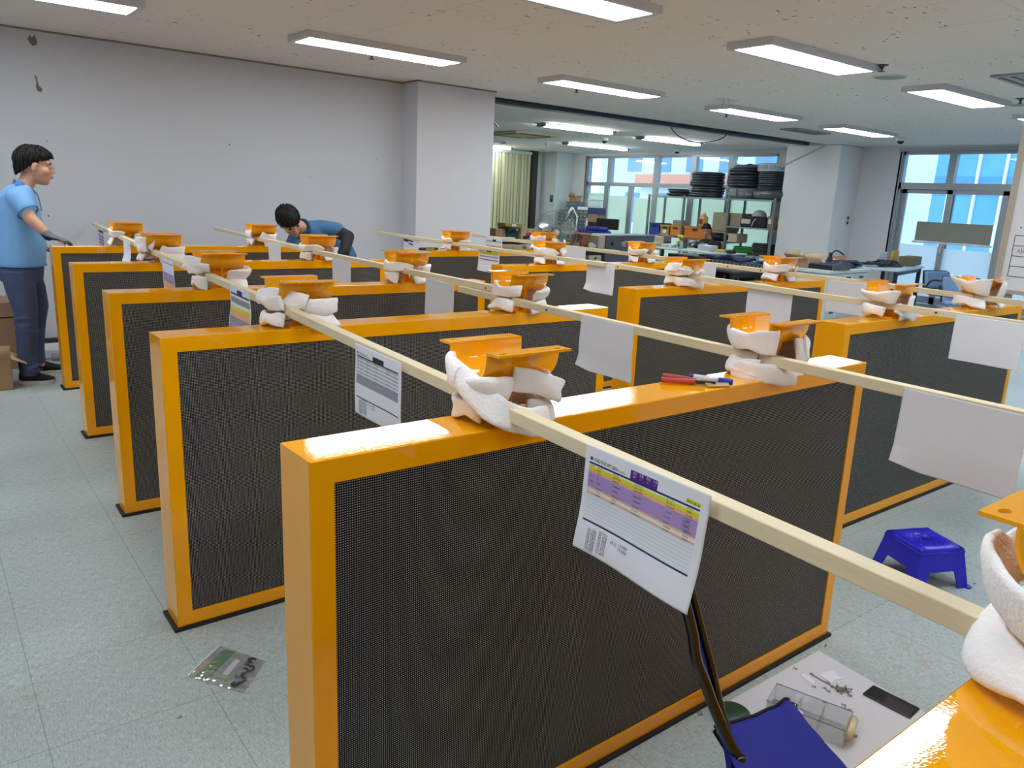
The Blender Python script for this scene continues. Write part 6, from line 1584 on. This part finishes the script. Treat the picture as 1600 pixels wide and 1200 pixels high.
# table with black LED module trays
table('work_table', 'table of black display trays behind the third panel of the right row', 'table', 9.1, 6.55, 10.2, 8.6, .70, DKW, DKL, math.radians(-8), shelf=.48, m_shelf=DKW)
BLKT = mat('black_module_tray', (36, 38, 44), .5, var=.2, scale=14); DBL = mat('dark_blue_board', (46, 60, 88), .5, var=.4, scale=30)
def tray(label, x, y, z, sx, sy, sz, rz, combs=0, cross=False):
    t = thing('module_tray', label, 'display module', (x, y, z), rz, 'black display modules on the far tables')
    MB().box((0, 0, sz/2), (sx, sy, sz), bev=.004).build('frame', BLKT, t)
    MB().box((0, 0, sz+.002), (sx*.86, sy*.8, .004)).build('circuit_board', DBL, t)
    if combs:
        b = MB()
        for k in range(combs): b.box((-sx/2-.004, -sy/2+(k+.5)*sy/combs, sz*.5), (.012, sy/combs*.5, sz*.9))
        b.build('connector_pin', mat('pale_pin', (120, 126, 132), .4), t)
    if cross:
        b = MB()
        for k in (-.3, -.12, .22, .38):
            for s in (-1, 1): b.box((-sx/2-.002, k*sy, sz*.5), (.004, .07, .012), Matrix.Rotation(s*.9, 3, 'X'))
        b.build('white_cross', mat('white_print', (216, 218, 220), .5), t)
tray('long black display tray nearest the seated man', 9.95, 8.05, .70, .55, .85, .09, math.radians(-8))
tray('black display tray lying across the middle of the tray table', 9.75, 7.2, .70, .6, .75, .08, math.radians(-12), 8)
tray('black display tray with cables at the near end of the tray table', 9.6, 6.6, .70, .5, .55, .09, math.radians(-4), 8)
tray('thin black tray on top of the middle display tray', 9.9, 7.45, .79, .45, .8, .04, math.radians(-6))
tray('black display modules with white crosses on the lower shelf', 9.75, 7.3, .50, .5, 1.5, .12, math.radians(-8), 0, True)
tag(MB().box((9.85, 7.15, .475), (.06, 1.5, .02), math.radians(-8)).build('orange_strip', mat('orange_bin')), 'thin orange strip under the crossed display modules', 'strip') if False else None
tag(MB().tube(smoothpath([(9.5, 7.4, .81), (9.6, 7.2, .86), (9.55, 7.0, .80), (9.75, 6.85, .85), (9.6, 6.7, .82), (9.5, 6.5, .83)], 6), .022, 7).build('cable_bundle', mat('blue_black_cable', (40, 54, 90), .5)), 'blue black cable heap on the display trays', 'cable')
tag(MB().box((9.2, 6.3, .35), (.3, .3, .02)).build('spare', BLKT), '') if False else None

# white drawer desk and black table under the near window wall
dk_ = thing('drawer_desk', 'white drawer cabinet desk heaped with cables beside the black table', 'desk', (10.95, 6.42, 0), math.radians(4))
WD = mat('white_desk_steel', (212, 222, 220), .4)
MB().span((-.62, -.34, 0), (.62, .34, .70)).build('cabinet', WD, dk_); MB().span((-.66, -.38, .70), (.66, .38, .745), bev=.004).build('tabletop', WD, dk_)
for i in range(3):
    for j in range(4):
        d = MB().span((-.60+.405*i, -.35, .04+.165*j), (-.21+.405*i, -.34, .19+.165*j)).build('drawer', mat('white_drawer_front', (204, 216, 214), .4), dk_)
        MB().span((-.47+.405*i, -.356, .115+.165*j), (-.34+.405*i, -.35, .145+.165*j)).build('pull', mat('dark_pull', (66, 74, 78), .4), d)
table('side_table', 'black-framed table with pale blue top right of the white drawers', 'table', 11.72, 5.92, 13.32, 6.58, .75, mat('pale_blue_top', (176, 196, 216), .4), mat('black_frame', (28, 28, 34), .5), math.radians(13), leg=.055)
carton('large open carton with spread flaps on the white drawer desk', 10.35, 10.78, 6.42, 6.74, .745, .86, CARD2, .1, True)
tray('black comb-edged display module at the left end of the white desk', 10.2, 6.05, .745, .36, .5, .09, math.radians(70), 10) if False else tray('black comb-edged display module on the left of the white desk', 10.62, 6.2, .745, .40, .42, .07, math.radians(85), 10)
tag(MB().box((10.95, 6.55, .775), (.32, .24, .05), .3, bev=.008).build('purple_packet', mat('purple_film', (110, 104, 190), .4, var=.3, scale=18)), 'purple blue packet in the heap on the white desk', 'packet')
t = thing('bottle', 'black bottle standing in the heap of cables', 'bottle', (11.22, 6.55, .745)); MB().lathe([(.045, 0), (.045, .11), (.02, .15), (.03, .17), (.03, .21)], 16).build('bottle', BKP, t)
rc = random.Random(8)
for k, (x, y, z, m_, lb) in enumerate(((11.25, 6.3, .76, mat('navy_wire', (44, 54, 96), .5), 'navy wires heaped on the white desk'), (11.0, 6.3, .76, mat('dark_wire', (40, 42, 50), .5), 'dark wires lying left in the heap on the white desk'), (11.45, 6.45, .77, mat('red_wire', (140, 50, 56), .5), 'red wires in the heap on the white desk'), (10.85, 6.2, .77, mat('navy_wire'), 'navy cables hanging over the near edge of the white desk'), (11.35, 6.25, .78, mat('dark_wire'), 'dark wires in the middle of the white desk heap'), (12.45, 6.2, .77, mat('dark_wire'), 'dark wires in the middle of the pale blue table'), (12.1, 6.3, .77, mat('black_cable'), 'black cables on the pale blue table'), (12.75, 6.42, .77, mat('black_cable'), 'black cable heap before the olive box'))):
    P = [(x+rc.uniform(-.3, .3), y+rc.uniform(-.14, .14), z+rc.uniform(0, .07)) for _ in range(16)]
    tag(MB().tube(smoothpath(P, 5), .017, 6).build('cable_heap', m_), lb, 'cables')
t = thing('wooden_rack', 'pale wooden frame with a black strap on the white desk', 'frame', (11.75, 6.75, .745)); MB().span((-.25, -.02, 0), (.25, .02, .14), bev=.004).build('board', CARD2, t); MB().tube(smoothpath([(-.2, 0, .14), (-.05, 0, .22), (.15, 0, .17), (.24, 0, .12)], 5), .012, 6).build('strap', BKP, t)
t = thing('measuring_tape', 'red and white reel on the heap of cables', 'reel', (11.45, 6.62, .79)); MB().lathe([(.06, 0), (.06, .03)], 18, rot=Matrix.Rotation(PI/2, 3, 'X')).build('reel', PAPER, t); MB().box((-.12, 0, 0), (.16, .04, .08), bev=.01).build('red_case', mat('red_print'), t)
t = thing('paper_form', 'printed forms standing against the window frame on the pale blue table', 'papers', (12.98, 6.62, .75), .15); MB().box((0, 0, .10), (.42, .01, .2)).build('form', PAPER, t)
b = MB()
for z in (.05, .10, .15): b.box((0, -.006, z), (.38, .001, .004))
for x in (-.19, 0, .19): b.box((x, -.006, .1), (.004, .001, .16))
b.build('printed_line', mat('grey_print'), t)
t = thing('folder', 'amber folder standing beside the printed forms', 'folder', (13.28, 6.58, .75), .1); MB().box((0, 0, .11), (.28, .03, .22), bev=.004).build('cover', mat('amber_board', (222, 176, 96), .6), t)
carton('olive brown box at the right end of the pale blue table', 13.0, 13.55, 6.2, 6.42, .755, .90, mat('olive_board', (112, 104, 76), .7), .2, tape=False)

# cardboard held to the near window
t = thing('window_board', 'wide beige board taped to the glass of the near window', 'board', (WX+.02, 6.12, 1.30), 0)
MB().span((-.012, -.62, -.16), (0, .62, .17)).build('board', mat('grey_beige_board', (150, 148, 138), .7), t); MB().span((-.014, -.66, -.20), (-.004, .66, -.165)).build('tape', PAPER, t)

# office chairs by the window
CBL = mat('pale_blue_vinyl', (120, 150, 190), .35, var=.1, scale=9)
def chair(label, x, y, rz, pad=True):
    t = thing('office_chair', label, 'chair', (x, y, 0), rz)
    MB().span((-.22, -.23, .40), (.22, .23, .46), bev=.02).build('seat', CBL, t)
    b = MB(); b.grid(lambda u, v: (-.22+.44*u, .24+.05*math.sin(PI*u)+.05*v, .50+.25*v), 10, 8, .05); b.build('backrest', CBL, t)
    MB().grid(lambda u, v: (-.23+.46*u, .29+.05*math.sin(PI*u)+.05*v, .48+.28*v), 10, 6, .015).build('back_shell', BKP, t)
    for s in (-1, 1): MB().tube(smoothpath([(s*.25, -.12, .44), (s*.27, -.12, .62), (s*.27, .10, .63), (s*.25, .22, .52)], 5), .014, 8).build('armrest', BKP, t)
    MB().tube([(0, 0, .08), (0, 0, .40)], .025, 10).build('post', STEEL, t)
    for k in range(5): 
        a = 2*PI*k/5; MB().tube([(0, 0, .09), (.27*math.cos(a), .27*math.sin(a), .05)], [.022, .014], 8).build('base_arm', BKP, t)
    for k in range(5):
        a = 2*PI*k/5; MB().ell((.28*math.cos(a), .28*math.sin(a), .028), (.028, .028, .028), n=10, m=8).build('caster', BKP, t)
chair('pale blue office chair with tilted back left of the whiteboard', 11.35, 4.62, math.radians(-60))
chair('pale blue chair partly hidden behind the saddle, under the black table end', 12.35, 5.20, math.radians(-20))

# whiteboard at the right edge
wb = thing('whiteboard', 'standing whiteboard with drawn tables cut by the right edge of the photo', 'whiteboard', (6.5, 2.44, 0), math.radians(-4))
WBM = mat('white_enamel', (222, 224, 228), .25, var=.01); TAN = mat('tan_frame', (176, 164, 150), .5)
MB().span((0, -1.75, 1.06), (.02, -.02, 2.42)).build('board', WBM, wb)
b = MB(); b.span((-.008, -.045, 1.03), (.03, 0, 2.45)).span((-.008, -1.77, 1.03), (.03, -1.73, 2.45)).span((-.008, -1.77, 1.03), (.03, 0, 1.06)).span((-.008, -1.77, 2.42), (.03, 0, 2.45)); b.build('frame', TAN, wb)
MB().span((-.06, -1.7, 1.02), (0, -.25, 1.035)).build('pen_ledge', ALUL, wb)
for y in (-.10, -1.65):
    MB().span((.03, y-.02, .06), (.07, y+.02, 2.3)).build('leg', ALU, wb); MB().span((-.30, y-.02, .05), (.34, y+.02, .09)).build('foot', ALU, wb)
    for x in (-.28, .32): MB().ell((x, y, .027), (.027, .02, .027), n=10, m=8).build('caster', BKP, wb)
b = MB(); on_ = lambda y, z: (lambda u, v: (-.0012, y-u, z+v))
text_geo(b, '\u24d6', .07, on_(-.075, 2.02), 0); text_geo(b, '\u2022 \uc0ac', .05, on_(-.11, 1.50), 0); text_geo(b, '\uc0ac\uc774\uc988', .045, on_(-.12, 1.33), 0); text_geo(b, '\uc218\ub7c9', .045, on_(-.30, 1.40), 0)
def ln_(a, c): b.tube([(-.001, a[0], a[1]), (-.001, c[0], c[1])], .0022, 4)
for z in (1.46, 1.385, 1.31, 1.235, 1.16): ln_((-.09, z), (-.75, z))
for y in (-.09, -.25, -.42, -.58, -.75): ln_((y, 1.46 if y in (-.09, -.75) else 1.385), (y, 1.16))
ln_((-.12, 1.78), (-.12, 1.62)); ln_((-.12, 1.78), (-.5, 1.78)); ln_((-.12, 1.62), (-.2, 1.54)); ln_((-.2, 1.54), (-.5, 1.54))
b.build('marker_writing', mat('black_marker_ink', (44, 44, 52), .5), wb)
tag(MB().tube([(6.44, 2.42, 1.22), (6.44, 2.42, 1.26)], .018, 12).build('blue_magnet', mat('blue_cap')), 'blue magnet at the left edge of the whiteboard', 'magnet') if False else None
